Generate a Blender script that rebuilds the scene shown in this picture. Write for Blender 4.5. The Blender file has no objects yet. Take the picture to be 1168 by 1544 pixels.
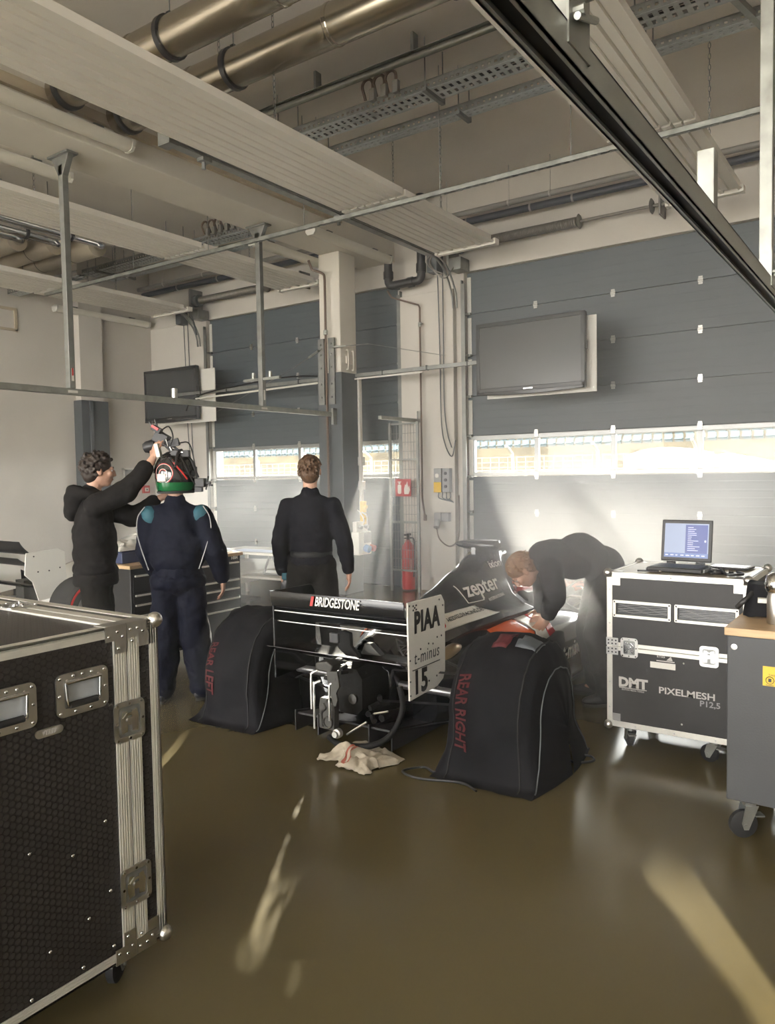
import bpy, bmesh, math, random
from mathutils import Vector, Matrix, noise
random.seed(7)
S = bpy.context.scene
COL = S.collection
R = math.radians
PI = math.pi

# ------------------------------------------------------------------ camera
yaw, pitch, roll, FPX = R(34.766), R(-2.806), R(-0.962), 1158.55
cam_d = bpy.data.cameras.new('camera'); cam = bpy.data.objects.new('camera', cam_d); COL.objects.link(cam)
cam_d.sensor_fit = 'HORIZONTAL'; cam_d.sensor_width = 36.0; cam_d.lens = 36.0 * FPX / 1168.0
cam_d.clip_start = 0.05; cam_d.clip_end = 400
fw = Vector((-math.sin(yaw) * math.cos(pitch), math.cos(yaw) * math.cos(pitch), math.sin(pitch)))
rt = Vector((math.cos(yaw), math.sin(yaw), 0)); up = rt.cross(fw)
r2 = math.cos(roll) * rt + math.sin(roll) * up
u2 = -math.sin(roll) * rt + math.cos(roll) * up
cam.matrix_world = Matrix(((r2.x, u2.x, -fw.x, 0), (r2.y, u2.y, -fw.y, 0), (r2.z, u2.z, -fw.z, 1.65), (0, 0, 0, 1)))
S.camera = cam

# ------------------------------------------------------------------ sky, sun, exposure
W = bpy.data.worlds.new('sky'); S.world = W; W.use_nodes = True
bg = W.node_tree.nodes['Background']
bg.inputs[0].default_value = (1.0, 0.975, 0.94, 1); bg.inputs[1].default_value = 19.0
sun_d = bpy.data.lights.new('sun', 'SUN'); sun = bpy.data.objects.new('sun', sun_d); COL.objects.link(sun)
sun_d.energy = 44.0; sun_d.angle = R(0.9); sun_d.color = (1.0, 0.90, 0.76)
SUN_AZ, SUN_EL = R(32.4), R(12.7)
sd = Vector((math.sin(SUN_AZ) * math.cos(SUN_EL), -math.cos(SUN_AZ) * math.cos(SUN_EL), -math.sin(SUN_EL)))
sun.rotation_euler = sd.to_track_quat('-Z', 'Y').to_euler()
S.view_settings.view_transform = 'Standard'; S.view_settings.look = 'None'
S.view_settings.gamma = 1.0; S.view_settings.use_curve_mapping = False
S.view_settings.exposure = 0.0
cy = S.cycles
cy.use_denoising = True
try: cy.denoiser = 'OPENIMAGEDENOISE'
except Exception: pass
cy.max_bounces = 7; cy.diffuse_bounces = 4; cy.glossy_bounces = 3; cy.transmission_bounces = 4
cy.volume_bounces = 2; cy.transparent_max_bounces = 12
cy.caustics_reflective = False; cy.caustics_refractive = False
cy.use_adaptive_sampling = True; cy.adaptive_threshold = 0.02
cy.sample_clamp_indirect = 6.0; cy.volume_step_rate = 3.0; cy.volume_max_steps = 96

# ------------------------------------------------------------------ materials
def mat(name, col, rough=0.5, metal=0.0, var=0.0, vs=6.0, bump=0.0, bs=60.0, spec=0.5, coat=0.0, rvar=0.0, emit=None, estr=0, stretch=None):
    m = bpy.data.materials.new(name); m.use_nodes = True
    nt = m.node_tree; p = nt.nodes['Principled BSDF']
    p.inputs['Base Color'].default_value = (*col, 1); p.inputs['Roughness'].default_value = rough
    p.inputs['Metallic'].default_value = metal; p.inputs['Specular IOR Level'].default_value = spec
    p.inputs['Coat Weight'].default_value = coat; p.inputs['Coat Roughness'].default_value = 0.05
    if emit: p.inputs['Emission Color'].default_value = (*emit, 1); p.inputs['Emission Strength'].default_value = estr
    if var or bump or rvar:
        tc = nt.nodes.new('ShaderNodeTexCoord'); src = tc.outputs['Object']
        if stretch:
            mp = nt.nodes.new('ShaderNodeMapping'); mp.inputs['Scale'].default_value = stretch
            nt.links.new(src, mp.inputs[0]); src = mp.outputs[0]
        n = nt.nodes.new('ShaderNodeTexNoise'); n.inputs['Scale'].default_value = vs; n.inputs['Detail'].default_value = 5
        nt.links.new(src, n.inputs['Vector'])
        if var:
            r = nt.nodes.new('ShaderNodeMapRange'); r.inputs['From Min'].default_value = .3; r.inputs['From Max'].default_value = .7
            r.inputs['To Min'].default_value = 1 - var; r.inputs['To Max'].default_value = 1 + var
            nt.links.new(n.outputs['Fac'], r.inputs['Value'])
            mx = nt.nodes.new('ShaderNodeVectorMath'); mx.operation = 'SCALE'; mx.inputs[0].default_value = col
            nt.links.new(r.outputs[0], mx.inputs['Scale']); nt.links.new(mx.outputs[0], p.inputs['Base Color'])
        if rvar:
            r = nt.nodes.new('ShaderNodeMapRange'); r.inputs['From Min'].default_value = .3; r.inputs['From Max'].default_value = .7
            r.inputs['To Min'].default_value = max(.02, rough - rvar); r.inputs['To Max'].default_value = rough + rvar
            nt.links.new(n.outputs['Fac'], r.inputs['Value']); nt.links.new(r.outputs[0], p.inputs['Roughness'])
        if bump:
            n2 = nt.nodes.new('ShaderNodeTexNoise'); n2.inputs['Scale'].default_value = bs; n2.inputs['Detail'].default_value = 3
            nt.links.new(src, n2.inputs['Vector'])
            b = nt.nodes.new('ShaderNodeBump'); b.inputs['Strength'].default_value = bump; b.inputs['Distance'].default_value = .01
            nt.links.new(n2.outputs['Fac'], b.inputs['Height']); nt.links.new(b.outputs[0], p.inputs['Normal'])
    return m

M = {}
M['wall'] = mat('wall_paint', (.60, .565, .51), .85, var=.06, vs=1.2, bump=.15, bs=25)
M['ceil'] = mat('ceiling_paint', (.88, .83, .76), .9, var=.08, vs=.8, bump=.2, bs=14)
M['beam'] = mat('beam_paint', (.74, .70, .62), .8, var=.05, vs=2, bump=.1, bs=12)
M['ledge'] = mat('ledge_paint', (.45, .38, .27), .8, var=.12, vs=3)
M['floor'] = mat('epoxy_floor', (.112, .091, .044), .20, var=.07, vs=.9, bump=.05, bs=3.0, rvar=.05, spec=.5)
M['door'] = mat('door_steel', (.072, .087, .098), .45, var=.05, vs=2, bump=.08, bs=90, stretch=(.02, 1, 1))
M['doorlow'] = mat('door_steel_low', (.085, .10, .115), .45)
M['alu'] = mat('aluminium', (.62, .61, .58), .32, 1.0, var=.06, vs=8)
M['aluw'] = mat('window_rail_aluminium', (.40, .41, .41), .4, .6)
M['galv'] = mat('galvanised_steel', (.36, .37, .34), .42, .85, var=.16, vs=14, rvar=.1)
M['galvd'] = mat('dull_galvanised_steel', (.26, .265, .25), .5, .8, var=.16, vs=10)
M['tray'] = mat('tray_zinc', (.52, .55, .55), .42, .4, var=.1, vs=20)
M['dish'] = mat('zinc_dish', (.50, .53, .55), .38, .45, var=.1, vs=20)
M['chrome'] = mat('chrome', (.72, .72, .72), .12, 1.0)
M['duct'] = mat('duct_steel', (.40, .36, .29), .27, 1.0, var=.08, vs=3, stretch=(.3, 3, 3))
M['ductins'] = mat('insulated_duct', (.50, .44, .34), .45, .5, var=.08, vs=3)
M['black'] = mat('black_plastic', (.012, .012, .013), .45)
M['rubber'] = mat('rubber', (.014, .014, .014), .75, bump=.1, bs=60)
M['white'] = mat('white_enamel', (.90, .87, .80), .4, var=.02, vs=3)
M['whitep'] = mat('white_plastic', (.70, .68, .62), .45)
M['greyp'] = mat('grey_cladding', (.075, .085, .092), .5, var=.08, vs=3)
M['grey'] = mat('grey_plastic', (.28, .28, .28), .5)
M['darkpipe'] = mat('navy_pipe', (.022, .028, .042), .45)
M['greypipe'] = mat('grey_pipe', (.22, .21, .19), .45, var=.1)
M['spring'] = mat('door_spring_steel', (.19, .175, .15), .5, .5, var=.2, vs=20)
M['rust'] = mat('brown_cable', (.13, .085, .06), .6)
M['tvblack'] = mat('television_plastic', (.016, .017, .018), .28)
M['screen'] = mat('dark_screen', (.045, .048, .05), .26, spec=.6)
M['red'] = mat('red_enamel', (.50, .03, .025), .4)
M['redsign'] = mat('red_sign', (.42, .04, .04), .5)
M['yellow'] = mat('yellow_plastic', (.72, .47, .04), .45)
M['blue'] = mat('blue_plastic', (.03, .17, .42), .4)
M['skin'] = mat('skin', (.46, .27, .19), .55, var=.06, vs=30)
M['wood'] = mat('wood_top', (.52, .36, .20), .45, var=.14, vs=5, stretch=(1.2, 14, 14))
M['woodp'] = mat('plywood_edge', (.42, .30, .17), .6, var=.1, vs=20)
M['steel'] = mat('tool_steel', (.30, .30, .30), .35, .9, var=.1)

def glass_mat(name, tint=(1, 1, 1), gloss=.06):
    m = bpy.data.materials.new(name); m.use_nodes = True; nt = m.node_tree; nt.nodes.clear()
    o = nt.nodes.new('ShaderNodeOutputMaterial'); t = nt.nodes.new('ShaderNodeBsdfTransparent'); g = nt.nodes.new('ShaderNodeBsdfGlossy')
    x = nt.nodes.new('ShaderNodeMixShader'); t.inputs[0].default_value = (*tint, 1); g.inputs['Roughness'].default_value = .03
    x.inputs[0].default_value = gloss
    nt.links.new(t.outputs[0], x.inputs[1]); nt.links.new(g.outputs[0], x.inputs[2]); nt.links.new(x.outputs[0], o.inputs[0])
    return m
M['glass'] = glass_mat('window_glass', (.93, .95, .95), .012)

# ------------------------------------------------------------------ geometry helpers
class B:
    def __init__(s): s.v = []; s.f = []; s.m = []; s.T = Matrix.Identity(4); s.mi = 0
    def add(s, vs, fs):
        n = len(s.v); s.v += [s.T @ Vector(p) for p in vs]
        s.f += [tuple(i + n for i in f) for f in fs]; s.m += [s.mi] * len(fs); return s
    def hexa(s, p):
        return s.add(p, [(0, 3, 2, 1), (4, 5, 6, 7), (0, 1, 5, 4), (1, 2, 6, 5), (2, 3, 7, 6), (3, 0, 4, 7)])
    def box(s, c, d, rot=None):
        h = Vector(d) / 2; c = Vector(c)
        q = [Vector((x * h.x, y * h.y, z * h.z)) for z in (-1, 1) for x, y in ((-1, -1), (1, -1), (1, 1), (-1, 1))]
        if rot: q = [rot @ v for v in q]
        return s.hexa([c + v for v in q])
    def b2(s, a, b): # box by two corners
        return s.box([(a[i] + b[i]) / 2 for i in range(3)], [abs(b[i] - a[i]) for i in range(3)])
    def tube(s, pts, r, n=8, closed=False, cap=True, sq=None):
        P = [Vector(p) for p in pts]; k = len(P)
        rr = r if isinstance(r, (list, tuple)) else [r] * k
        T = []
        for i in range(k):
            a = P[i - 1] if (i or closed) else P[i]; b = P[(i + 1) % k] if (i < k - 1 or closed) else P[i]
            t = (b - a); T.append(t.normalized() if t.length > 1e-9 else Vector((0, 0, 1)))
        u = T[0].orthogonal().normalized()
        if abs(T[0].z) < .9: u = (Vector((0, 0, 1)) - T[0] * T[0].z).normalized()
        vs = []; fs = []
        for i in range(k):
            u = (u - T[i] * u.dot(T[i])); u = u.normalized() if u.length > 1e-6 else T[i].orthogonal().normalized()
            w = T[i].cross(u)
            for j in range(n):
                a = 2 * PI * (j + .5) / n
                vs.append(P[i] + (u * math.cos(a) * (sq or 1) + w * math.sin(a)) * rr[i])
        for i in range(k if closed else k - 1):
            i2 = (i + 1) % k
            for j in range(n): fs.append((i * n + j, i * n + (j + 1) % n, i2 * n + (j + 1) % n, i2 * n + j))
        if cap and not closed: fs += [tuple(range(n))[::-1], tuple((k - 1) * n + j for j in range(n))]
        return s.add(vs, fs)
    def cyl(s, a, b, r, n=16, r1=None): return s.tube([a, b], [r, r if r1 is None else r1], n)
    def lathe(s, prof, o, ax, n=24, closed=False):
        ax = Vector(ax).normalized(); u = ax.orthogonal().normalized(); w = ax.cross(u); o = Vector(o)
        vs = []; fs = []; k = len(prof)
        for r, h in prof:
            for j in range(n):
                a = 2 * PI * j / n; vs.append(o + ax * h + (u * math.cos(a) + w * math.sin(a)) * r)
        for i in range(k if closed else k - 1):
            i2 = (i + 1) % k
            for j in range(n): fs.append((i * n + j, i * n + (j + 1) % n, i2 * n + (j + 1) % n, i2 * n + j))
        if not closed:
            if prof[0][0] > 1e-4: fs.append(tuple(range(n))[::-1])
            if prof[-1][0] > 1e-4: fs.append(tuple((k - 1) * n + j for j in range(n)))
        return s.add(vs, fs)
    def prism(s, poly, fn, h0, h1): # poly 2d, fn(a,b,h)->3d
        n = len(poly); vs = [fn(a, b, h0) for a, b in poly] + [fn(a, b, h1) for a, b in poly]
        fs = [tuple(range(n))[::-1], tuple(range(n, 2 * n))] + [(i, (i + 1) % n, n + (i + 1) % n, n + i) for i in range(n)]
        return s.add(vs, fs)
    def loft(s, secs, cap=True, closed=True):
        n = len(secs[0]); vs = [p for q in secs for p in q]; fs = []
        for i in range(len(secs) - 1):
            for j in range(n if closed else n - 1): fs.append((i * n + j, i * n + (j + 1) % n, (i + 1) * n + (j + 1) % n, (i + 1) * n + j))
        if cap and closed: fs += [tuple(range(n))[::-1], tuple((len(secs) - 1) * n + j for j in range(n))]
        return s.add(vs, fs)
    def ell(s, c, r, rot=None, nu=16, nv=10):
        c = Vector(c); vs = []; fs = []
        for i in range(nv + 1):
            t = PI * i / nv
            for j in range(nu):
                a = 2 * PI * j / nu; q = Vector((r[0] * math.sin(t) * math.cos(a), r[1] * math.sin(t) * math.sin(a), r[2] * math.cos(t)))
                vs.append(c + (rot @ q if rot else q))
        for i in range(nv):
            for j in range(nu): fs.append((i * nu + j, (i + 1) * nu + j, (i + 1) * nu + (j + 1) % nu, i * nu + (j + 1) % nu))
        return s.add(vs, fs)
    def cap(s, a, b, ra, rb=None, n=14, flat=1.0): # tapered capsule
        a = Vector(a); b = Vector(b); rb = ra if rb is None else rb; d = (b - a); L = d.length; d = d.normalized() if L > 1e-6 else Vector((0, 0, 1))
        pts = []; rr = []
        for t in (-.98, -.8, -.45, 0): pts.append(a + d * ra * t); rr.append(ra * math.sqrt(1 - t * t))
        for t in (0, .45, .8, .98): pts.append(b + d * rb * t); rr.append(rb * math.sqrt(1 - t * t))
        return s.tube(pts, rr, n, sq=flat)
    def grid(s, fn, nu, nv, uc=False):
        vs = [fn(i / nu, j / nv) for j in range(nv + 1) for i in range(nu + (0 if uc else 1))]; w = nu if uc else nu + 1
        fs = [(j * w + i, j * w + (i + 1) % w, (j + 1) * w + (i + 1) % w, (j + 1) * w + i) for j in range(nv) for i in range(nu)]
        return s.add(vs, fs)
    def mesh(s, name, mats):
        me = bpy.data.meshes.new(name); me.from_pydata([tuple(v) for v in s.v], [], s.f)
        for m in (mats if isinstance(mats, (list, tuple)) else [mats]): me.materials.append(m)
        if any(s.m): me.polygons.foreach_set('material_index', s.m)
        me.update(); return me
    def obj(s, name, mats, parent=None, smooth=None, bevel=0, solid=0, sub=0, fix=True):
        me = s.mesh(name, mats)
        if fix:
            bm = bmesh.new(); bm.from_mesh(me); bmesh.ops.recalc_face_normals(bm, faces=bm.faces); bm.to_mesh(me); bm.free()
        if smooth is not None:
            for p in me.polygons: p.use_smooth = True
            if smooth < 180: me.set_sharp_from_angle(angle=R(smooth))
        o = bpy.data.objects.new(name, me); COL.objects.link(o)
        if parent: o.parent = parent
        if solid:
            md = o.modifiers.new('solid', 'SOLIDIFY'); md.thickness = solid; md.offset = 0
        if sub:
            md = o.modifiers.new('sub', 'SUBSURF'); md.levels = md.render_levels = sub
        if bevel:
            md = o.modifiers.new('bevel', 'BEVEL'); md.width = bevel; md.segments = 2; md.limit_method = 'ANGLE'; md.angle_limit = R(40)
        return o

def tag(o, label=None, cat=None, group=None, kind=None):
    if label: o['label'] = label
    if cat: o['category'] = cat
    if group: o['group'] = group
    if kind: o['kind'] = kind
    return o
def thing(name, label, cat, loc=(0, 0, 0), rz=0, group=None, kind=None):
    o = bpy.data.objects.new(name, None); COL.objects.link(o); o.location = loc; o.rotation_euler = (0, 0, rz); o.empty_display_size = .1
    return tag(o, label, cat, group, kind)
def copy_tree(o, parent=None):
    c = o.copy(); COL.objects.link(c)
    if parent: c.parent = parent
    for ch in list(o.children): copy_tree(ch, c)
    return c
def link(name, me, parent=None, loc=(0, 0, 0), rot=None):
    o = bpy.data.objects.new(name, me); COL.objects.link(o); o.location = loc
    if parent: o.parent = parent
    if rot: o.rotation_euler = rot
    return o
def arc(c, r, a0, a1, n, u, w):
    c = Vector(c); u = Vector(u); w = Vector(w)
    return [c + (u * math.cos(a0 + (a1 - a0) * i / n) + w * math.sin(a0 + (a1 - a0) * i / n)) * r for i in range(n + 1)]
def smooth_path(pts, k=6):
    P = [Vector(p) for p in pts]; P = [P[0] * 2 - P[1]] + P + [P[-1] * 2 - P[-2]]; out = []
    for i in range(1, len(P) - 2):
        for j in range(k):
            t = j / k; a, b, c, d = P[i - 1:i + 3]
            out.append(.5 * ((2 * b) + (c - a) * t + (2 * a - 5 * b + 4 * c - d) * t * t + (3 * b - a - 3 * c + d) * t ** 3))
    return out + [P[-2]]
def rrect(w, h, r, n=4):
    out = []
    for cx_, cy_, a0 in ((w / 2 - r, h / 2 - r, 0), (-w / 2 + r, h / 2 - r, PI / 2), (-w / 2 + r, -h / 2 + r, PI), (w / 2 - r, -h / 2 + r, 1.5 * PI)):
        for i in range(n + 1):
            a = a0 + PI / 2 * i / n; out.append((cx_ + r * math.cos(a), cy_ + r * math.sin(a)))
    return out
_dg = None
def txt(body, size, m, parent, at, right, upv, bold=0.0, shear=0.0, sx=1.0, name='lettering', ext=.0004, align='CENTER', spacing=1.0, wrap=None):
    cu = bpy.data.curves.new('t', 'FONT'); cu.body = body; cu.size = size; cu.align_x = align; cu.align_y = 'CENTER'
    cu.offset = bold * size; cu.shear = shear; cu.extrude = ext; cu.space_character = spacing; cu.resolution_u = 3
    o = bpy.data.objects.new('t', cu); COL.objects.link(o)
    me = bpy.data.meshes.new_from_object(o.evaluated_get(bpy.context.evaluated_depsgraph_get()))
    bpy.data.objects.remove(o); bpy.data.curves.remove(cu)
    right = Vector(right).normalized(); upv = Vector(upv); upv = (upv - right * upv.dot(right)).normalized(); n = right.cross(upv)
    if wrap:
        for v in me.vertices: v.co = wrap(v.co.x * sx, v.co.y, v.co.z)
    else:
        at = Vector(at)
        for v in me.vertices: v.co = at + right * (v.co.x * sx) + upv * v.co.y + n * v.co.z
    me.materials.clear(); me.materials.append(m); me.update()
    t = bpy.data.objects.new(name, me); COL.objects.link(t)
    if parent: t.parent = parent
    return t
def remesh(b, name, m, parent, voxel, smooth=4, sub=0, disp=None):
    me = b.mesh(name, m); o = bpy.data.objects.new(name, me); COL.objects.link(o)
    md = o.modifiers.new('r', 'REMESH'); md.mode = 'VOXEL'; md.voxel_size = voxel; md.use_smooth_shade = True
    md = o.modifiers.new('s', 'SMOOTH'); md.iterations = smooth; md.factor = .5
    if disp:
        tx = bpy.data.textures.new('folds', 'CLOUDS'); tx.noise_scale = disp[1]; tx.noise_depth = 2
        md = o.modifiers.new('d', 'DISPLACE'); md.texture = tx; md.strength = disp[0]; md.mid_level = .5; md.texture_coords = 'GLOBAL'
    bpy.context.view_layer.update()
    me2 = bpy.data.meshes.new_from_object(o.evaluated_get(bpy.context.evaluated_depsgraph_get()))
    o.modifiers.clear(); o.data = me2; bpy.data.meshes.remove(me); me2.name = name
    me2.materials.clear(); me2.materials.append(m)
    for p in me2.polygons: p.use_smooth = True; p.material_index = 0
    if parent: o.parent = parent
    return o
# ================================================================== ROOM SHELL
YW, XL, XR, YF, ZC = 9.28, -11.68, 5.0, -7.0, 5.5
def struct(o): o['kind'] = 'structure'; return o
struct(B().b2((XL - .3, YF - .3, -.2), (XR + .3, YW + .32, 0)).obj('floor', M['floor']))
struct(B().b2((XL - .3, YF - .3, ZC), (XR + .3, YW + .32, ZC + .25)).obj('ceiling', M['ceil']))
w = B(); DZ = 4.36
for a, b in ((XL - .3, -10.19), (-6.16, -5.12), (-1.05, XR + .3)): w.b2((a, YW, 0), (b, YW + .32, DZ))
w.b2((XL - .3, YW, DZ), (XR + .3, YW + .32, ZC))
w.b2((-6.10, YW - .10, 0), (-5.24, YW, 4.15))           # shallow pilaster between the doors
struct(w.obj('wall_back', M['wall'], bevel=.008))
struct(B().b2((XL - .3, YF, 0), (XL, YW, ZC)).obj('wall_left', M['wall']))
struct(B().b2((XR, YF, 0), (XR + .3, YW, ZC)).obj('wall_right', M['wall']))
w = B()
for a, b in ((XL - .3, -11.0), (-6.9, -6.0), (-1.9, -1.0), (3.9, XR + .3)): w.b2((a, YF - .3, 0), (b, YF, 4.3))
w.b2((XL - .3, YF - .3, 4.3), (XR + .3, YF, ZC)); struct(w.obj('wall_front', M['wall']))
struct(B().b2((.35, -4.5, 0), (.45, 1.15, 1.08)).obj('shade_blocker', M['greyp'], bevel=.01))   # unseen low blocker added to shade the left flight case's lower side
# concrete beam over the column, with the ledge on its flank
bm_ = struct(B().b2((-6.86, YF, 4.68), (-6.24, YW, ZC)).obj('ceiling_beam', M['beam'], bevel=.01))
B().b2((-6.24, YF, 4.90), (-6.19, 8.0, 4.99)).obj('ledge', M['ledge'], bm_)
# left wall pilaster: white above, grey cladding below
p = struct(B().b2((XL, 7.70, 0), (XL + .16, 8.14, ZC)).obj('pilaster', M['wall'], bevel=.01))
k = B(); k.b2((XL, 7.66, 0), (XL + .22, 8.18, 2.97)); k.b2((XL + .22, 7.80, 0), (XL + .26, 7.86, 2.97)); k.obj('cladding', M['greyp'], p, bevel=.008)
k = B(); k.b2((XL, 6.0, 3.98), (XL + .03, 6.72, 4.02)); k.b2((XL, 6.68, 3.98), (XL + .03, 6.72, 4.34)); k.b2((XL, 6, 4.30), (XL + .03, 6.68, 4.34))
struct(k.obj('trim_1', M['ledge']))
# column with grey lower cladding
c = thing('column', None, None, (0, 0, 0), kind='structure')
B().b2((-6.86, 8.31, 0), (-6.50, 8.67, 4.68)).obj('shaft', M['beam'], c, bevel=.012)
k = B(); k.b2((-6.89, 8.28, 0), (-6.47, 8.70, 3.05)); k.obj('cladding', M['greyp'], c, bevel=.01)
for x in (-6.80, -6.62): 
    k = B(); k.b2((x - .05, 8.255, 2.62), (x + .05, 8.28, 3.52))
    for zz in (2.72, 2.9, 3.12, 3.3, 3.44): k.cyl((x, 8.235, zz), (x, 8.255, zz), .014, 8)
    k.obj('bracket', M['galvd'], c)
k = B(); k.tube(smooth_path([(-6.498, 8.44, 3.36), (-6.47, 8.44, 3.34), (-6.47, 8.44, 3.12), (-6.498, 8.44, 3.10)], 4), .012, 6)
k.tube(smooth_path([(-6.498, 8.56, 3.36), (-6.47, 8.56, 3.34), (-6.47, 8.56, 3.12), (-6.498, 8.56, 3.10)], 4), .012, 6); k.box((-6.49, 8.5, 3.23), (.02, .16, .1)); k.obj('recessed_handle', M['beam'], c, smooth=50)

# ------------------------------------------------------------------ sectional doors
def door(name, x0, n, spring_x):
    t = thing(name, None, None, (x0, YW + .06, 0), kind='structure'); Wd = n * 1.008 - .09
    PH = .557; z0 = 0.02; seams = [0.0, .557, 1.114, 1.60, 2.155, 2.69, 3.245, 3.80, 4.345]
    for i in range(8):
        a, b = seams[i] + .006, seams[i + 1] - .003
        if i == 3: # glazed section: frame rails and panes
            k = B(); k.b2((0, 0, a), (Wd, .04, 1.655)); k.b2((0, 0, 2.095), (Wd, .04, b)); k.b2((-.075, .03, a - .012), (0.02, .046, b + .004)); k.b2((Wd - .02, .03, a - .012), (Wd + .075, .046, b + .004))
            for j in range(n + 1):
                xx = min(max(j * 1.008 - .045, .025), Wd - .025); k.b2((xx - .03, -.004, 1.655), (xx + .03, .044, 2.095))
            k.obj('window_frame', M['aluw'], t, bevel=.004)
            for j in range(n): B().b2((j * 1.008 - .02, .018, 1.65), ((j + 1) * 1.008 - .07, .022, 2.10)).obj('pane', M['glass'], t)
        else:
            k = B(); k.b2((0, 0, a), (Wd, .042, b)); k.b2((-.075, .03, a - .012), (Wd + .075, .046, b + (.03 if i == 7 else .004)))
            for q in range(1, 5): k.b2((0, -.0035, a + (b - a) * q / 5 - .012), (Wd, 0, a + (b - a) * q / 5 + .012))
            k.obj('panel', M['door'], t, bevel=.003)
    hm = B(); hm.box((0, -.008, 0), (.055, .012, .04)); hm.box((0, -.008, -.035), (.045, .01, .02)); hm.box((0, -.008, .035), (.045, .01, .02)); hm.cyl((-.028, -.016, 0), (.028, -.016, 0), .008, 8)
    hm = hm.mesh('hinge', M['alu'])
    for zz in seams[1:-1]:
        for j in range(1, n): link('hinge', hm, t, (j * 1.008 - .045, 0, zz))
    # end stiles, tracks and rollers
    for xx, sgn in ((-.035, -1), (Wd + .035, 1)):
        k = B()
        for i in range(8): k.b2((xx - .03 + sgn * -.035, -.012, seams[i] + .02), (xx + .03 + sgn * -.035, -.002, seams[i + 1] - .05))
        k.obj('end_stile', M['whitep'], t)
        k = B(); k.b2((xx + sgn * .0 - .022, -.115, 0), (xx + .022, -.10, 4.2)); k.b2((xx + sgn * .03 - .008, -.115, 0), (xx + sgn * .03 + .008, -.03, 4.25))
        k.obj('track', M['galvd'], t)
        rb = B()
        for zz in seams[1:-1]: rb.cyl((xx - .05, -.06, zz), (xx + .05, -.06, zz), .012, 8); rb.box((xx - sgn * .03, -.03, zz), (.08, .05, .03))
        rb.obj('roller', M['galv'], t, smooth=40)
    # torsion spring shaft above
    a, b, e = spring_x
    k = B(); k.cyl((a, -.24, 4.66), (e, -.24, 4.66), .018, 10); k.obj('spring_shaft', M['spring'], t, smooth=40)
    k = B(); nn = int((b - a) / .022)
    prof = []
    for i in range(nn): h = a + (b - a) * i / nn; prof += [(.052, h), (.062, h + .008), (.062, h + .014)]
    k.lathe(prof, (0, -.24, 4.66), (1, 0, 0), 14); k.obj('torsion_spring', M['spring'], t, smooth=60)
    for xx in (b + .02, e - .25):
        k = B(); k.lathe([(.07, -.015), (.09, 0), (.07, .015)], (xx, -.24, 4.66), (1, 0, 0), 14); k.obj('spring_cone', M['spring'], t, smooth=40)
    B().b2((e - .16, -.30, 4.54), (e - .14, 0, 4.78)).obj('bearing_plate', M['spring'], t)
    # end bearing bracket with cable drum at the left
    k = B(); k.b2((-.16, -.34, 4.36), (-.12, -.06, 4.86)); k.b2((-.12, -.34, 4.34), (.06, -.10, 4.50)); k.obj('drum_bracket', M['galvd'], t, bevel=.006)
    k = B(); k.lathe([(.10, 0), (.10, .02), (.085, .03), (.085, .09), (.10, .10), (.10, .12)], (-.11, -.24, 4.66), (1, 0, 0), 18); k.obj('cable_drum', M['greyp'], t, smooth=40)
    return t
d1 = door('door_1', -10.14, 4, (.02, 1.55, 2.45))
d2 = door('door_2', -5.07, 4, (.02, 1.62, 2.75))
# horizontal overhead track of the right door, curving down into the jamb
k = B(); pth = [(-5.19, 4.35, 4.47), (-5.19, 8.55, 4.47)] + arc((-5.19, 8.55, 3.87), .60, PI / 2, 0, 8, (0, 1, 0), (0, 0, 1))
for dx in (-.03, .03): k.tube([(p[0] + dx, p[1], p[2]) for p in pth], .014, 6)
k.b2((-5.235, 4.35, 4.43), (-5.145, 8.5, 4.445)); k.b2((-5.24, 4.30, 4.40), (-5.10, 4.40, 4.56))
for yy in (4.75, 6.65): k.b2((-5.22, yy - .05, 4.40), (-5.14, yy + .05, 4.43)); k.cyl((-5.19, yy, 4.34), (-5.19, yy, 4.42), .02, 8)
pp = Vector(d2.location); k.T = Matrix.Translation(-pp); k2 = B(); k2.T = k.T
k.v = [v - pp for v in k.v]; k.obj('overhead_track', M['galvd'], d2, smooth=40)
k = B(); pth = [(-10.24, 8.5, 4.40)] + arc((-10.24, 8.6, 3.9), .55, PI / 2, 0, 8, (0, 1, 0), (0, 0, 1))
for dx in (-.03, .03): k.tube([(p[0] + dx, p[1], p[2]) for p in pth], .016, 6)
pp = Vector(d1.location); k.v = [v - pp for v in k.v]; k.obj('overhead_track', M['galvd'], d1, smooth=40)
# ================================================================== OUTSIDE (seen through the door windows)
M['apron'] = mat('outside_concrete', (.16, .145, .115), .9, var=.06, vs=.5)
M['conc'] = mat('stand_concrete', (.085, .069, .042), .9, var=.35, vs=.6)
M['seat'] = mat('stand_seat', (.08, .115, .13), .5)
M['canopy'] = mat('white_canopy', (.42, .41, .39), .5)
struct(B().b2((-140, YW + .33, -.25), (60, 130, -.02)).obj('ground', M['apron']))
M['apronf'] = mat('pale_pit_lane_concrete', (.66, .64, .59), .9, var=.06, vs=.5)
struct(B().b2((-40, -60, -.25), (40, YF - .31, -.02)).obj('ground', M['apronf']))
g = thing('grandstand', 'pale concrete grandstand with rows of blue-grey seats seen through the door windows', 'grandstand', (-30, 42, 0))
for i in range(9):
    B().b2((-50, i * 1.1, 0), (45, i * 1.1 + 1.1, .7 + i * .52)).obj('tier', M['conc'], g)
k = B()
for i in range(5, 9):
    for j in range(150):
        x = -50 + j * .62 + (i % 2) * .3; z = .7 + i * .52
        k.b2((x, i * 1.1 + .3, z), (x + .45, i * 1.1 + .38, z + .5)); k.b2((x, i * 1.1 + .02, z + .16), (x + .45, i * 1.1 + .36, z + .22))
tag(k.obj('seats', M['seat'], g), kind='stuff')
k = B()
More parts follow.
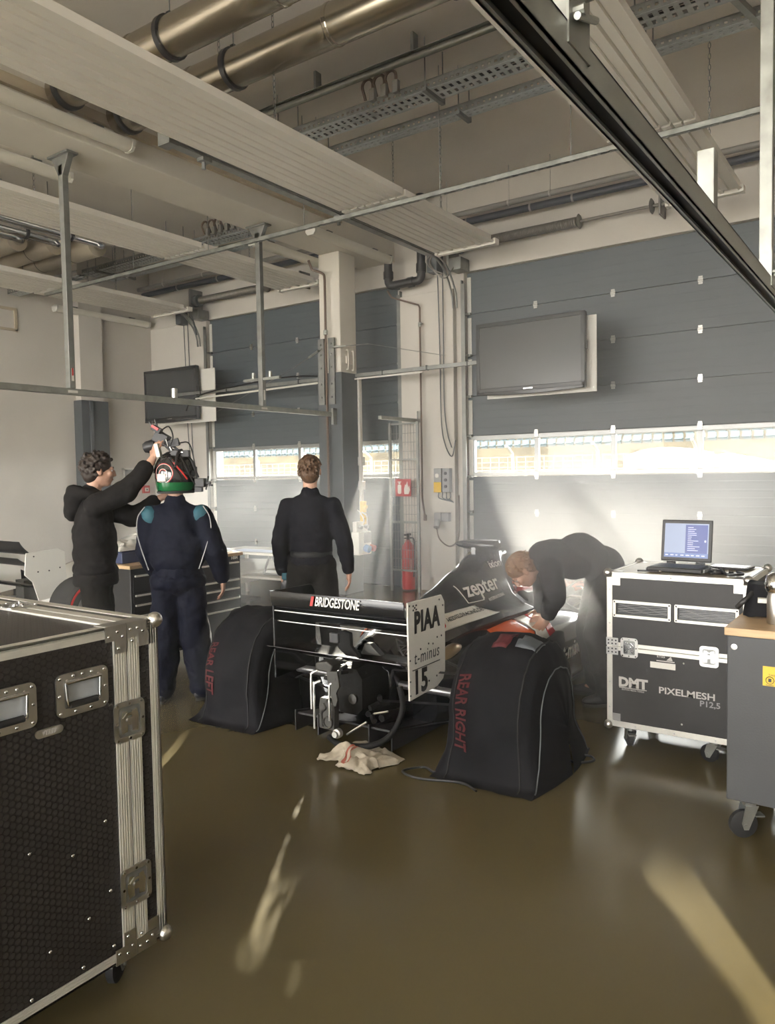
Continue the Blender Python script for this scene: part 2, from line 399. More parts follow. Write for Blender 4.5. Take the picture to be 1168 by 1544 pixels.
for j in range(26): k.cyl((-50 + j * 3.8, -.1, 0), (-50 + j * 3.8, -.1, 1.8), .04, 6)
for zz in (1.2, 1.75): k.cyl((-50, -.1, zz), (45, -.1, zz), .03, 6)
k.obj('railing', M['galv'], g)
f = thing('catch_fence', 'wire catch fence with bent-over posts beyond the pit lane', 'fence', (-22, 21, 0))
for i in range(13):
    B().tube(smooth_path([(i * 2.6 - 14, 0, 0), (i * 2.6 - 14, 0, 1.95), (i * 2.6 - 14, -.12, 2.25), (i * 2.6 - 14, -.45, 2.42)], 4), .045, 6).obj('post', M['galvd'], f)
k = B()
for i in range(110): k.cyl((-14 + i * .29, .05, .9), (-14 + i * .29, .05, 2.1), .008, 4)
for i in range(9): k.cyl((-14, .05, .9 + i * .15), (18, .05, .9 + i * .15), .008, 4)
tag(k.obj('wire_mesh', M['galvd'], f), kind='stuff')
s_ = thing('marshal_shelter', 'white curved shelter on thin posts outside the right-hand door', 'shelter', (-6.6, 30, 0))
k = B(); k.prism([(-2.7 + 5.4 * i / 12, 1.86 + .62 * math.sin(PI * min(1, (i + .6) / 8) / 1.0) ** .5 if i < 8 else 2.2 - .1 * (i - 8)) for i in range(13)] + [(2.7, 1.72), (-2.7, 1.72)], lambda a, b, h: (a, h, b), -.8, .8)
k.obj('roof', M['canopy'], s_)
for x in (-2.4, 0, 2.4): B().cyl((x, -.7, 0), (x, -.7, 1.75), .035, 8).obj('post', M['galvd'], s_)
B().b2((-2.4, -.1, .3), (2.4, .1, 1.3)).obj('counter', M['conc'], s_)

# ================================================================== CEILING SERVICES
# ---- radiant heating panels
def chain(a, b, parent):
    k = B(); a = Vector(a); b = Vector(b); d = b - a; n = max(2, int(d.length / .045))
    for i in range(n):
        c0 = a + d * (i + .5) / n; u = Vector((1, 0, 0)) if i % 2 else Vector((0, 1, 0)); z = d.normalized()
        k.tube([c0 + u * .011 * math.cos(q) + z * .027 * math.sin(q) for q in [2 * PI * j / 8 for j in range(8)]], .0035, 4, closed=True)
    return k.obj('hanging_chain', M['galvd'], parent)
def heat_panel(x0, x1, y1, label):
    t = thing('radiant_heating_panel', label, 'heating panel', ((x0 + x1) / 2, 0, 4.4), 0, 'radiant heating panels under the ceiling')
    wd = (x1 - x0) / 2; prof = []
    nr = 4; seg = 2 * wd / nr
    for i in range(nr):
        a = -wd + i * seg
        prof += [(a + .004, .014), (a + .012, -.012), (a + seg * .44, -.016), (a + seg * .465, .004), (a + seg * .535, .004), (a + seg * .56, -.016), (a + seg - .012, -.012), (a + seg - .004, .014)]
    for ya, yb in ((-2.2, 2.3), (2.32, 6.42), (6.46, y1)):
        k = B(); up_ = [(p[0], .03) for p in prof[::-1]]
        k.prism(prof + up_, lambda a, b, h: (a, h, b), ya, yb)
        for sx in (-1, 1): k.b2((sx * wd - .012, ya, -.014), (sx * wd + .012, yb, .05))
        k.obj('ribbed_sheet', M['white'], t)
    k = B()
    for i in range(nr + 1): k.b2((-wd + i * seg - .02, y1 - .005, -.012), (-wd + i * seg + .02, y1 + .10, .006))
    k.b2((-wd - .02, y1 + .09, -.03), (wd + .02, y1 + .16, .03)); k.b2((wd + .0, y1 + .06, -.035), (wd + .035, y1 + .165, .035)); k.b2((-wd - .035, y1 + .06, -.035), (-wd, y1 + .165, .035))
    k.obj('end_header', M['white'], t, bevel=.004)
    for yy in (1.2, 4.7, 7.3):
        for sx in (-1, 1): chain((sx * wd * .8, yy, .04), (sx * wd * .8, yy, 1.1), t)
    return t
heat_panel(-4.99, -4.22, 8.30, 'long ribbed white heating panel under the steel ducts, right of the beam')
heat_panel(-2.18, -1.50, 8.25, 'ribbed white heating panel behind the galvanised overhead rail')
heat_panel(-7.80, -7.10, 8.48, 'ribbed white heating panel ending left of the concrete column')
heat_panel(-10.72, -9.86, 8.50, 'ribbed white heating panel ending near the left-hand television')

# ---- steel ducts
def duct(y, x0, x1, label, rings):
    t = thing('steel_duct', label, 'duct', (x0, y, 4.98), 0, 'steel ducts above the heating panels'); L = x1 - x0
    k = B(); k.cyl((0, 0, 0), (L, 0, 0), .145, 28); k.obj('pipe', M['duct'], t, smooth=40)
    jb = B().lathe([(.146, -.02), (.150, -.012), (.150, .012), (.146, .02)], (0, 0, 0), (1, 0, 0), 28).mesh('joint_bead', M['duct'])
    for xx in [1.05 + i * 1.5 for i in range(int(L / 1.5))]: link('joint_bead', jb, t, (xx, 0, 0))
    for xx in rings:
        k = B(); k.lathe([(.146, -.022), (.162, -.022), (.162, .022), (.146, .022)], (xx - x0, 0, 0), (1, 0, 0), 24, closed=True); k.b2((xx - x0 - .02, -.02, .15), (xx - x0 + .02, .02, .19))
        k.obj('clamp', M['black'], t, smooth=40)
        B().cyl((xx - x0, 0, .17), (xx - x0, 0, .52), .006, 6).obj('hanger_rod', M['galvd'], t)
duct(4.02, -6.16, 4.2, 'shiny steel duct nearer the camera, the upper of the two crossing over the big panel', (-6.04, -4.72, -2.9))
duct(4.62, -6.16, 4.2, 'shiny steel duct beside its twin, the lower of the two crossing over the big panel', (-6.02, -4.66, -2.6))

# ---- left group of silver branch ducts that elbow into fat insulated ones
for i, (x, y, lab) in enumerate(((-9.93, 5.84, 'silver duct with elbow above the left heating panels, nearest to the frame edge'), (-9.70, 6.25, 'silver duct with elbow above the left heating panels, middle of three'), (-9.32, 6.65, 'silver duct with elbow above the left heating panels, beside the cable trays'))):
    t = thing('elbow_duct', lab, 'duct', (x, y, 4.9), 0, 'silver elbow ducts on the left')
    k = B(); k.tube([(0, -7, 0), (0, -.12, 0)] + arc((-.14, -.12, 0), .14, 0, PI / 2, 6, (1, 0, 0), (0, 1, 0)), .075, 16); k.obj('pipe', M['chrome'], t, smooth=45)
    k = B(); k.lathe([(.08, 0), (.145, .02), (.145, 2.2)], (-.14, .02, 0), (-1, 0, 0), 22); k.obj('insulated_duct', M['ductins'], t, smooth=40)
    k = B()
    for yy in (-.5, -1.6): k.lathe([(.076, -.02), (.088, -.02), (.088, .02), (.076, .02)], (0, yy, 0), (0, 1, 0), 16, closed=True)
    for yy in (.7, 1.5): k.lathe([(.146, -.006), (.149, 0), (.146, .006)], (-yy, .02, 0), (1, 0, 0), 22)
    k.obj('clamp', M['black'] if i != 9 else M['galv'], t, smooth=40)
    B().cyl((0, -.8, .07), (0, -.8, .6), .006, 6).obj('hanger_rod', M['galvd'], t)

# ---- cable trays (perforated, running across)
def tray(x0, x1, y, z, wd, label, slots=True):
    t = thing('cable_tray', label, 'cable tray', (x0, y, z), 0, 'perforated cable trays under the ceiling'); L = x1 - x0
    for s_ in (0, wd):
        k = B(); k.b2((0, s_ - .002, .04), (L, s_ + .002, .07)); k.b2((0, s_ - .002, 0), (L, s_ + .002, .02))
        n = int(L / .06)
        for i in range(n): k.b2((i * .06, s_ - .002, .02), (i * .06 + .034, s_ + .002, .04))
        k.b2((0, s_ - .008, .068), (L, s_ + .008, .074)); k.obj('side_rail', M['galvd'], t)
    k = B(); n = int(L / .075)
    for i in range(n): k.b2((i * .075, .0, -.002), (i * .075 + .042, wd, .002))
    for q in (0.02, wd / 2, wd - .02): k.b2((0, q - .018, -.003), (L, q + .018, .001))
    tag(k.obj('slotted_base', M['tray'], t), kind='stuff')
    xx = .5
    while xx < L:
        k = B(); k.b2((xx - .02, -.05, -.035), (xx + .02, wd + .05, -.003)); k.b2((xx - .02, wd + .02, -.035), (xx + .02, wd + .05, .16)); k.cyl((xx, -.03, -.03), (xx, -.03, ZC - z), .006, 6); k.cyl((xx, wd + .04, .1), (xx, wd + .04, ZC - z), .006, 6)
        k.obj('bracket', M['galvd'], t); xx += 1.75
    k = B()
    for q in range(3): k.tube(smooth_path([(i * L / 14, wd * (.3 + .2 * q) + random.uniform(-.02, .02), .014 + .008 * q) for i in range(15)], 3), .010, 5)
    tag(k.obj('cables', M['black'], t), kind='stuff'); return t
tray(-5.9, 3.0, 5.98, 5.06, .24, 'wider perforated cable tray right of the beam with cable loops above')
tray(-5.9, 3.0, 6.58, 5.08, .14, 'narrow perforated cable tray right of the beam, behind the wide one')
tray(-11.6, -7.0, 7.80, 5.06, .26, 'wider perforated cable tray left of the beam above the left-hand panels')
tray(-11.6, -7.0, 8.35, 5.08, .14, 'narrow perforated cable tray left of the beam, behind the wide one')
tray(-11.6, -9.8, 6.55, 4.52, .18, 'low perforated cable tray by the left wall above the batten lamp')
def loops(x, y, z, n, lab):
    t = thing('cable_coupling_row', lab, 'cable connectors', (x, y, z))
    for i in range(n):
        B().box((i * .13, 0, .06), (.06, .05, .11)).obj('connector', M['greypipe'], t, bevel=.006)
        B().tube([(i * .13 + .0, 0, .11)] + arc((i * .13 - .06, .0, .16), .06, 0, PI, 8, (1, 0, 0), (0, 0, 1)) + [(i * .13 - .12, .05, .06)], .014, 6).obj('cable_loop', M['rust'], t, smooth=60)
loops(-4.22, 5.955, 5.10, 3, 'three grey connectors with looped brown cables on the wide tray right of the beam')
loops(-8.45, 7.775, 5.10, 5, 'row of grey connectors with looped brown cables on the tray left of the beam')

# ---- slotted strut running across below the panels
t = thing('slotted_strut', 'long galvanised slotted strut crossing just below the heating panels', 'strut', (-10.4, 6.44, 4.30))
k = B(); k.b2((0, -.02, 0), (12.5, -.016, .042)); k.b2((0, .016, 0), (12.5, .02, .042)); k.b2((0, -.02, .038), (12.5, .02, .042)); k.obj('channel', M['galv'], t)
k = B()
for i in range(156): k.b2((i * .08, -.02, -.002), (i * .08 + .045, .02, .001))
for s_ in (-.016, .016): k.b2((0, s_ - .004, -.002), (12.5, s_ + .004, .001))
tag(k.obj('slotted_face', M['galv'], t), kind='stuff')
for xx in (2.0, 3.4, 4.9, 6.6, 7.9, 9.7, 11.6): B().cyl((xx, 0, .04), (xx, 0, 1.2), .005, 6).obj('hanger_rod', M['galvd'], t)
# ---- conduits
t = thing('conduit_rail', 'round galvanised rail under the ceiling in front of the wide cable tray', 'conduit', (-6.1, 5.86, 5.30))
k = B(); k.cyl((0, 0, 0), (8.5, 0, 0), .032, 12); k.b2((0, -.05, .03), (8.5, .05, .034)); k.obj('rail', M['galv'], t, smooth=40)
for xx in (1.3, 2.4, 3.2): B().b2((xx - .015, -.04, .03), (xx + .015, .04, .2)).obj('bracket', M['galvd'], t)
t = tag(B().cyl((-3.9, 4.9, 5.47), (-2.6, 5.6, 5.47), .013, 8).obj('ceiling_conduit', M['greypipe'], None, smooth=40), 'thin beige conduit on the ceiling beside the smoke detector', 'conduit')
t = thing('smoke_detector', 'round white smoke detector on the ceiling near the top edge', 'smoke detector', (-3.14, 5.30, 5.5))
k = B(); k.lathe([(.0, -.0), (.055, 0), (.055, -.015), (.05, -.02)], (0, 0, 0), (0, 0, 1), 20); k.obj('base', M['whitep'], t, smooth=40)
k = B(); k.lathe([(.045, -.02), (.045, -.035), (.03, -.045), (.012, -.05), (0, -.05)], (0, 0, 0), (0, 0, 1), 20); k.obj('sensor_cap', M['whitep'], t, smooth=40)
# ---- pipes above the doors
def pipes(x0, x1, lab, rods):
    t = thing('heating_pipe', lab, 'pipe', (x0, 8.98, 4.98), 0, 'pipe runs above the doors'); L = x1 - x0
    B().cyl((0, 0, .05), (L, 0, .05), .035, 12).obj('grey_pipe', M['greypipe'], t, smooth=40)
    B().cyl((0, .10, -.03), (L, .10, -.03), .045, 12).obj('dark_pipe', M['darkpipe'], t, smooth=40)
    for xx in rods:
        k = B(); k.cyl((xx - x0, 0, .08), (xx - x0, 0, .515), .005, 6); k.lathe([(.036, -.012), (.042, -.012), (.042, .012), (.036, .012)], (xx - x0, 0, .05), (1, 0, 0), 12, closed=True); k.obj('pipe_clip', M['alu'], t); k = B(); k.lathe([(.046, -.012), (.052, -.012), (.052, .012), (.046, .012)], (xx - x0 + .25, .1, -.03), (1, 0, 0), 12, closed=True); k.obj('pipe_clip', M['alu'], t)
    k = B(); k.cyl((L * .58, .1, -.12), (L * .58, .1, -.06), .02, 8); k.box((L * .58, .1, -.14), (.14, .05, .025)); k.obj('nozzle', M['galvd'], t)
pipes(-5.9, 3.5, 'twin grey and navy pipes hung on rods above the right-hand door', (-5.2, -4.3, -3.75, -2.65, -.9))
pipes(-11.6, -7.0, 'twin grey and navy pipes hung on rods above the left-hand door', (-10.9, -9.9, -9.0, -8.0))

# ---- batten lamps
M['diff'] = mat('lamp_diffuser', (.80, .77, .68), .35)
def batten(x, y0, y1, z, lab, sx=1, tiltx=0):
    t = thing('batten_lamp', lab, 'lamp', (x, y0, z), 0, 'unlit batten lamps'); L = y1 - y0
    k = B(); k.prism([(-.05, .06), (.05, .06), (.05, .03), (-.05, .03)], lambda a, b, h: (a, h, b), 0, L); k.obj('housing', M['white'], t, bevel=.004)
    k = B(); k.prism([(-.075, .035), (.075, .035), (.07, .0), (.045, -.035), (.0, -.045), (-.045, -.035), (-.07, .0)], lambda a, b, h: (a, h, b), .03, L - .03); k.obj('diffuser', M['diff'], t, smooth=50)
    for a in (0, L - .03): B().prism([(-.08, .05), (.08, .05), (.075, -.01), (.045, -.045), (-.045, -.045), (-.075, -.01)], lambda p, b, h: (p, h, b), a, a + .03).obj('end_cap', M['whitep'], t)
    for a in (.35, L - .35): B().b2((-.03, a - .05, .055), (.03, a + .05, .085)).obj('mounting_clip', M['galvd'], t)
batten(-6.12, 2.9, 4.70, 4.74, 'batten lamp on the right flank of the beam near the top left')
batten(-6.14, 7.30, 8.98, 4.62, 'batten lamp under the beam right of the column top')
batten(-6.96, 7.12, 8.75, 4.60, 'batten lamp under the beam left of the column top')
batten(-6.98, 2.9, 4.62, 4.62, 'batten lamp on the left flank of the beam behind the hanging post')
batten(XL + .12, 7.30, 9.14, 4.42, 'batten lamp on the cream left wall above the television')

# ---- overhead boom frames of galvanised tube
t = thing('overhead_rail', 'galvanised rail hung on two posts at left, at head height of the room', 'rail frame', (-6.62, 0, 2.48))
k = B(); k.b2((-.03, 1.2, -.03), (.03, 8.27, .03)); k.obj('rail', M['galv'], t, bevel=.004)
for yy in (4.32, 6.90):
    k = B(); k.b2((-.035, yy - .03, .03), (.035, yy + .03, 2.10)); k.prism([(-.035, 2.0), (.035, 2.0), (.14, 2.19), (-.14, 2.19)], lambda a, b, h: (a, h, b), yy - .03, yy + .03); k.b2((-.16, yy - .06, 2.175), (.16, yy + .06, 2.195))
    p = k.obj('post', M['galvd'], t, bevel=.003)
    k = B(); k.b2((.035, yy - .012, .10), (.038, yy + .012, .22)); k.b2((.030, yy - .05, -.012), (.033, yy + .05, .012)); k.obj('label_plate', M['whitep'], p)
B().b2((.036, 4.312, 2.48 + .15 - 2.48), (.039, 4.328, .22)).obj('red_mark', M['red'], t)
B().cyl((0, 5.55, .03), (0, 5.55, .13), .035, 14).obj('socket_stub', M['alu'], t, smooth=40)
k = B(); k.b2((.02, 8.20, -.14), (.06, 8.278, .08)); k.obj('wall_bracket', M['galvd'], t)
t = thing('overhead_rail', 'large galvanised rail with dark open channel crossing the top right corner', 'rail frame', (-.64, 0, 2.5))
k = B(); k.b2((-.032, .2, 0), (-.026, 7.2, .075)); k.b2((.026, .2, 0), (.032, 7.2, .075)); k.b2((-.032, .2, .07), (.032, 7.2, .075))
k.b2((-.032, .2, 0), (-.018, 7.2, .004)); k.b2((.018, .2, 0), (.032, 7.2, .004)); k.obj('channel', M['galv'], t)
B().b2((-.025, .2, .02), (.025, 7.2, .03)).obj('recess_shade', M['black'], t)  # black strip standing in for the shade inside the open channel
for yy, hh in ((1.62, 3.0), (2.95, .20), (4.22, 3.0)):
    k = B(); k.b2((-.028, yy - .03, .076), (.03, yy + .03, .076 + min(hh, 2.92)))
    p = k.obj('post', M['galv'], t, bevel=.003)
    if hh > 1:
        k = B(); k.b2((.03, yy - .07, .03), (.036, yy + .05, .20)); k.cyl((.03, yy - .04, .10), (.06, yy - .04, .10), .012, 8); k.cyl((.03, yy + .02, .16), (.055, yy + .02, .16), .012, 8); k.cyl((.05, yy - .06, .08), (.05, yy + .05, .12), .008, 8); k.obj('bracket', M['galv'], p)
t = thing('diagonal_brace', 'dull galvanised brace under the ceiling at the top right corner', 'strut', (-1.17, 6.30, 5.1))
k = B(); k.tube([(-.06, -.30, 0), (.50, 2.3, 0)], .035, 4); k.obj('bar', M['galv'], t)
k = B(); k.b2((-.03, -.05, 0), (.03, .05, .4)); k.b2((.4, 1.9, 0), (.46, 2.0, .4)); k.obj('hanger', M['galvd'], t)
# crossbar that carries the televisions
t = thing('pipe_crossbar', 'grey crossbar with a white tube spanning past the column to the right-hand television', 'crossbar', (-10.2, 8.60, 3.0))
k = B(); k.b2((0, -.025, 0), (3.30, .025, .05)); k.b2((3.74, -.025, .0), (6.0, .025, .05)); k.obj('bar', M['galvd'], t, bevel=.003)
B().cyl((.5, -.03, -.07), (3.30, -.03, -.02), .015, 10).obj('white_tube', M['whitep'], t, smooth=40)
B().tube(smooth_path([(.25, -.03, -.25), (.35, -.03, -.12), (.7, -.03, .0), (1.6, -.03, .07), (2.4, -.03, .11), (3.3, -.03, .06)], 5), .012, 6).obj('cable', M['black'], t, smooth=60)
k = B()
for xx in (.6, 1.2, 1.9, 2.7, 4.2, 4.9, 5.5): k.b2((xx - .008, -.032, -.005), (xx + .008, .03, .058))
k.obj('cable_tie', M['black'], t)
B().b2((3.74, -.04, -.035), (4.85, -.03, -.015)).obj('white_strip', M['whitep'], t)
t = thing('pipe_support', 'short galvanised bar with two stubs on the hanging post before the left door', 'bracket', (-6.62, 6.90, 2.82))
k = B(); k.b2((-.30, -.02, 0), (.30, .02, .03)); k.obj('bar', M['galv'], t, bevel=.003)
for xx in (-.14, .14): B().cyl((xx, 0, .03), (xx, 0, .10), .026, 10).obj('stub', M['galv'], t, smooth=40)
# short frame rail above the mesh door
t = thing('door_rail', 'short galvanised rail end above the wire mesh panel between the doors', 'rail', (-5.80, 8.72, 2.39))
k = B(); k.b2((-.025, -.5, -.02), (.025, .50, .025)); k.obj('rail', M['galv'], t)
k = B(); k.b2((-.03, .44, .02), (-.015, .50, .14)); k.b2((.015, .44, .02), (.03, .50, .14)); k.obj('end_fork', M['galvd'], t)
# ================================================================== FIXTURES ON THE DOORS, COLUMN AND WALLS
def tv(x0, x1, z0, z1, y, lab, bx, bl):
    t = thing('television', lab, 'television', ((x0 + x1) / 2, y, (z0 + z1) / 2), 0); hw, hh = (x1 - x0) / 2, (z1 - z0) / 2
    k = B(); k.prism(rrect(2 * hw, 2 * hh, .02, 3), lambda a, b, h: (a, h, b), -.02, .03); k.prism(rrect(2 * hw - .25, 2 * hh - .25, .04, 3), lambda a, b, h: (a, h, b), .03, .075); k.obj('casing', M['tvblack'], t, bevel=.005)
    k = B(); 
    for a, b, c, d in ((-hw, -hh, -hw + .045, hh), (hw - .045, -hh, hw, hh), (-hw, hh - .05, hw, hh), (-hw, -hh, hw, -hh + .075)): k.b2((a, -.035, b), (c, -.02, d))
    k.obj('bezel', M['tvblack'], t, bevel=.006)
    B().b2((-hw + .045, -.026, -hh + .075), (hw - .045, -.020, hh - .05)).obj('screen', M['screen'], t)
    k = B(); k.prism([(-hw * .98 + hw * 1.96 * i / 16, -hh - .022 * math.sin(PI * i / 16)) for i in range(17)] + [(hw * .98, -hh + .03), (-hw * .98, -hh + .03)], lambda a, b, h: (a, h, b), -.05, -.033); k.obj('lower_lip', mat('glossy_black' + lab[:3], (.02, .02, .022), .12), t, bevel=.006)
    k = B(); k.b2((-.06, -.052, -hh + .035), (.06, -.049, -hh + .05)); k.obj('maker_strip', M['chrome'], t)
    k = B(); k.prism(rrect(.03, .10, .012, 3), lambda a, b, h: (h, a, b + .05), hw, hw + .018); k.obj('side_control', M['tvblack'], t)
    k = B(); k.b2((-.2, .075, -.2), (.2, .085, .2)); k.b2((-.06, .085, -.03), (.06, .14, .03)); k.obj('wall_mount', M['galvd'], t)
    b_ = thing('backing_board', bl, 'board', ((bx[0] + bx[1]) / 2, y + .09, (bx[2] + bx[3]) / 2)); bw, bh = (bx[1] - bx[0]) / 2, (bx[3] - bx[2]) / 2
    B().b2((-bw, 0, -bh), (bw, .014, bh)).obj('panel', M['whitep'], b_, bevel=.003)
    k = B()
    for a in (-1, 1):
        for c in (-1, 1): k.cyl((a * (bw - .04), -.004, c * (bh - .05)), (a * (bw - .04), 0, c * (bh - .05)), .008, 8)
    tag(k.obj('screws', M['alu'], b_), kind='stuff')
tv(-4.48, -3.11, 2.59, 3.45, 8.44, 'large dark flat television in front of the right-hand garage door', (-4.40, -3.02, 2.55, 3.41), 'white board behind the television at the right-hand door')
tv(-11.02, -9.70, 2.60, 3.48, 8.62, 'dark flat television in the corner between left wall and left-hand door', (-10.9, -9.40, 2.56, 3.42), 'white board behind the television in the left corner')
t = thing('wall_bracket', 'dark steel arm holding the left corner television off the wall', 'bracket', (-10.3, 8.72, 3.02))
k = B(); k.b2((-.04, 0, -.03), (.04, .03, .03)); k.b2((-.03, .03, -.02), (.03, .52, .02)); k.b2((-.09, .50, -.09), (.09, .53, .09)); k.obj('arm', M['galvd'], t, bevel=.003)

# power column on the flank of the concrete column
t = thing('power_pole', 'white cable duct with sockets running down the right flank of the column', 'socket strip', (-6.47, 8.66, 0))
B().b2((0, -.03, 1.05), (.035, .03, 3.05)).obj('duct_cover', M['whitep'], t, bevel=.004)
for zz in (1.84, 1.50): 
    k = B(); k.b2((.0, -.045, zz - .06), (.06, .045, zz + .06)); k.cyl((.06, 0, zz), (.066, 0, zz), .022, 12); k.obj('socket', M['whitep'], t, bevel=.006)
t = thing('plug_socket', 'yellow plug socket on the column above the white boxes, upper of two', 'socket', (-6.43, 8.64, 1.20), 0, None)
def plug(t):
    k = B(); k.b2((-.01, -.045, -.08), (.05, .045, .08)); k.obj('body', M['yellow'], t, bevel=.01)
    k = B(); k.cyl((.05, 0, 0), (.075, 0, -.01), .035, 14); k.obj('lid', M['yellow'], t, smooth=40)
plug(t)
t = thing('plug_socket', 'yellow plug socket on the column just below its twin', 'socket', (-6.43, 8.64, 1.03)); plug(t)
t = thing('junction_boxes', 'pair of small grey socket boxes with plugs below the yellow sockets', 'socket box', (-6.45, 8.58, .93))
for dy in (-.07, .07):
    B().b2((-.01, dy - .06, -.07), (.06, dy + .06, .07)).obj('box', M['whitep'], t, bevel=.006); B().cyl((.06, dy, 0), (.11, dy, -.01), .028, 12).obj('plug', M['grey'], t, smooth=40)
k = B(); k.tube(smooth_path([(.10, -.07, .0), (.15, -.08, .1), (.10, -.1, .2), (.03, -.06, .23)], 5), .010, 6); k.tube(smooth_path([(.10, .07, .0), (.13, .02, .14), (.06, 0, .2)], 5), .010, 6); k.obj('cable', M['whitep'], t, smooth=60)
t = thing('distribution_box', 'large white power box low on the column with a blue and a red socket', 'electrical box', (-6.46, 8.58, .70))
B().b2((-.01, -.15, -.16), (.12, .15, .16)).obj('enclosure', M['whitep'], t, bevel=.012)
B().b2((.12, -.03, .0), (.128, .13, .14)).obj('breaker_window', M['grey'], t, bevel=.003)
k = B(); k.cyl((.12, .0, -.07), (.19, .0, -.085), .052, 16); k.obj('blue_socket', M['blue'], t, smooth=40)
k = B(); k.cyl((.12, .12, -.07), (.19, .13, -.085), .045, 16); k.obj('red_socket', M['red'], t, smooth=40)
t = thing('sprinkler_pipe', 'thin dark pipe bending down the front of the concrete column', 'pipe', (-6.70, 8.24, 0))
k = B(); k.tube([(-.15, -.15, 4.56)] + smooth_path([(-.13, -.10, 4.44), (0, -.03, 4.38), (.02, -.02, 4.30)], 5) + [(.02, -.02, 3.6), (.02, -.02, .9)], .017, 8); k.obj('pipe', M['rust'], t, smooth=60)
k = B(); k.cyl((.02, -.02, 3.56), (.02, -.02, 3.62), .03, 10); k.cyl((.02, -.02, 3.59), (.06, -.06, 3.59), .012, 8); k.obj('valve', M['galv'], t, smooth=40)
t = thing('tie_wire', 'thin steel wire with turnbuckles strung from the column across to both doors', 'wire', (-6.7, 8.215, 3.38))
k = B(); k.cyl((-.05, 0, .0), (-.75, .2, -.18), .006, 6); k.cyl((-.75, .2, -.18), (-3.4, .9, -.72), .004, 5); k.cyl((.12, 0, 0), (.7, .05, -.01), .007, 6); k.cyl((.7, .05, -.01), (1.6, .5, -.2), .004, 5); k.obj('wire', M['galvd'], t)
k = B(); k.cyl((-.12, .01, -.02), (-.35, .08, -.08), .016, 8); k.obj('turnbuckle', M['galv'], t, smooth=40)
k = B(); k.cyl((.16, 0, 0), (.36, .02, -.003), .014, 8); k.obj('turnbuckle', M['galv'], t, smooth=40)
# drain pipe and thin pipe between the doors
t = thing('drain_pipe', 'black plastic drain pipe bending under the beam end', 'pipe', (-5.655, 9.05, 4.3))
k = B(); k.tube([(0, 0, 1.15), (0, 0, .07)] + arc((-.07, 0, .07), .07, 0, -PI / 2, 5, (1, 0, 0), (0, 0, 1)) + [(-.38, -.05, -.02), (-.44, -.05, -.02)] + arc((-.44, -.05, .05), .07, -PI / 2, -PI, 5, (1, 0, 0), (0, 0, 1)) + [(-.51, -.05, .40)], .058, 14); k.obj('pipe', M['black'], t, smooth=50)
for a, b in (((0, 0, .10), (0, 0, .22)), ((-.12, -.01, -.005), (-.20, -.02, -.01)), ((-.51, -.05, .08), (-.51, -.05, .18))): B().cyl(a, b, .07, 14).obj('sleeve', M['black'], t, smooth=40)
t = thing('thin_pipe', 'thin brown pipe running down the pilaster between the doors', 'pipe', (-5.72, 9.10, 0))
k = B(); k.tube([(-.52, -.02, 4.24), (-.45, -.02, 4.14), (-.02, 0, 3.98)] + [(0, 0, 3.94), (0, 0, 1.32)] + smooth_path([(.01, -.01, 1.28), (.05, -.05, 1.18), (.08, -.06, 1.04)], 4), .013, 8); k.obj('pipe', M['rust'], t, smooth=60)
k = B(); k.cyl((0, -.0, 3.68), (0, 0, 3.74), .024, 10); k.cyl((0, 0, 3.71), (.06, -.03, 3.71), .01, 8); k.obj('valve', M['galv'], t, smooth=40)
B().cyl((.08, -.06, 1.0), (.08, -.06, 1.08), .024, 10).obj('lever', M['rust'], t, smooth=40)
# mesh panel, extinguisher, sign
t = thing('mesh_panel', 'grey wire mesh panel standing against the wall between the doors', 'mesh panel', (-5.93, 8.95, 0))
k = B()
for x in (-.22, .24): k.b2((x - .018, -.015, 0), (x + .018, .015, 2.37))
for zz in (.30, .98, 1.85, 2.35): k.b2((-.22, -.013, zz - .012), (.24, .013, zz + .012))
k.obj('frame', M['galvd'], t)
k = B()
for i in range(10): k.cyl((-.20 + i * .047, 0, .3), (-.20 + i * .047, 0, 2.35), .004, 4)
for i in range(17): k.cyl((-.22, 0, .34 + i * .125), (.24, 0, .34 + i * .125), .004, 4)
tag(k.obj('wires', M['galvd'], t), kind='stuff')
t = thing('fire_extinguisher', 'red fire extinguisher standing behind the wire mesh panel', 'extinguisher', (-5.95, 9.07, .02))
k = B(); k.lathe([(.0, 0), (.088, 0), (.092, .02), (.092, .55), (.08, .62), (.04, .67), (.03, .70), (0, .70)], (0, 0, 0), (0, 0, 1), 20); k.obj('cylinder', M['red'], t, smooth=50)
k = B(); k.cyl((0, 0, .69), (0, 0, .76), .025, 10); k.b2((-.02, -.09, .76), (.02, .05, .79)); k.b2((-.018, -.10, .72), (.018, -.01, .735)); k.obj('valve_handle', M['black'], t)
k = B(); k.tube(smooth_path([(.03, 0, .73), (.11, -.02, .70), (.12, -.02, .4), (.10, -.02, .18)], 5), .012, 8); k.obj('hose', M['black'], t, smooth=60)
B().prism([(-.09, 0), (.09, 0), (.09, .18), (-.09, .18)], lambda a, b, h: (a * .95, -.093 + abs(a) ** 2 * 5 - h, .25 + b), 0, .001).obj('label', M['whitep'], t)
t = thing('extinguisher_sign', 'red sign with white fire extinguisher and flame symbols on the mesh panel', 'sign', (-5.92, 8.92, 1.46))
B().b2((-.13, 0, -.12), (.13, .004, .12)).obj('plate', M['redsign'], t)
k = B(); k.prism(rrect(.06, .13, .02, 3), lambda a, b, h: (a - .06, h, b - .02), -.002, 0); k.b2((-.075, -.002, .05), (-.045, 0, .075)); k.b2((-.09, -.002, .075), (-.03, 0, .088)); k.obj('extinguisher_symbol', M['whitep'], t)
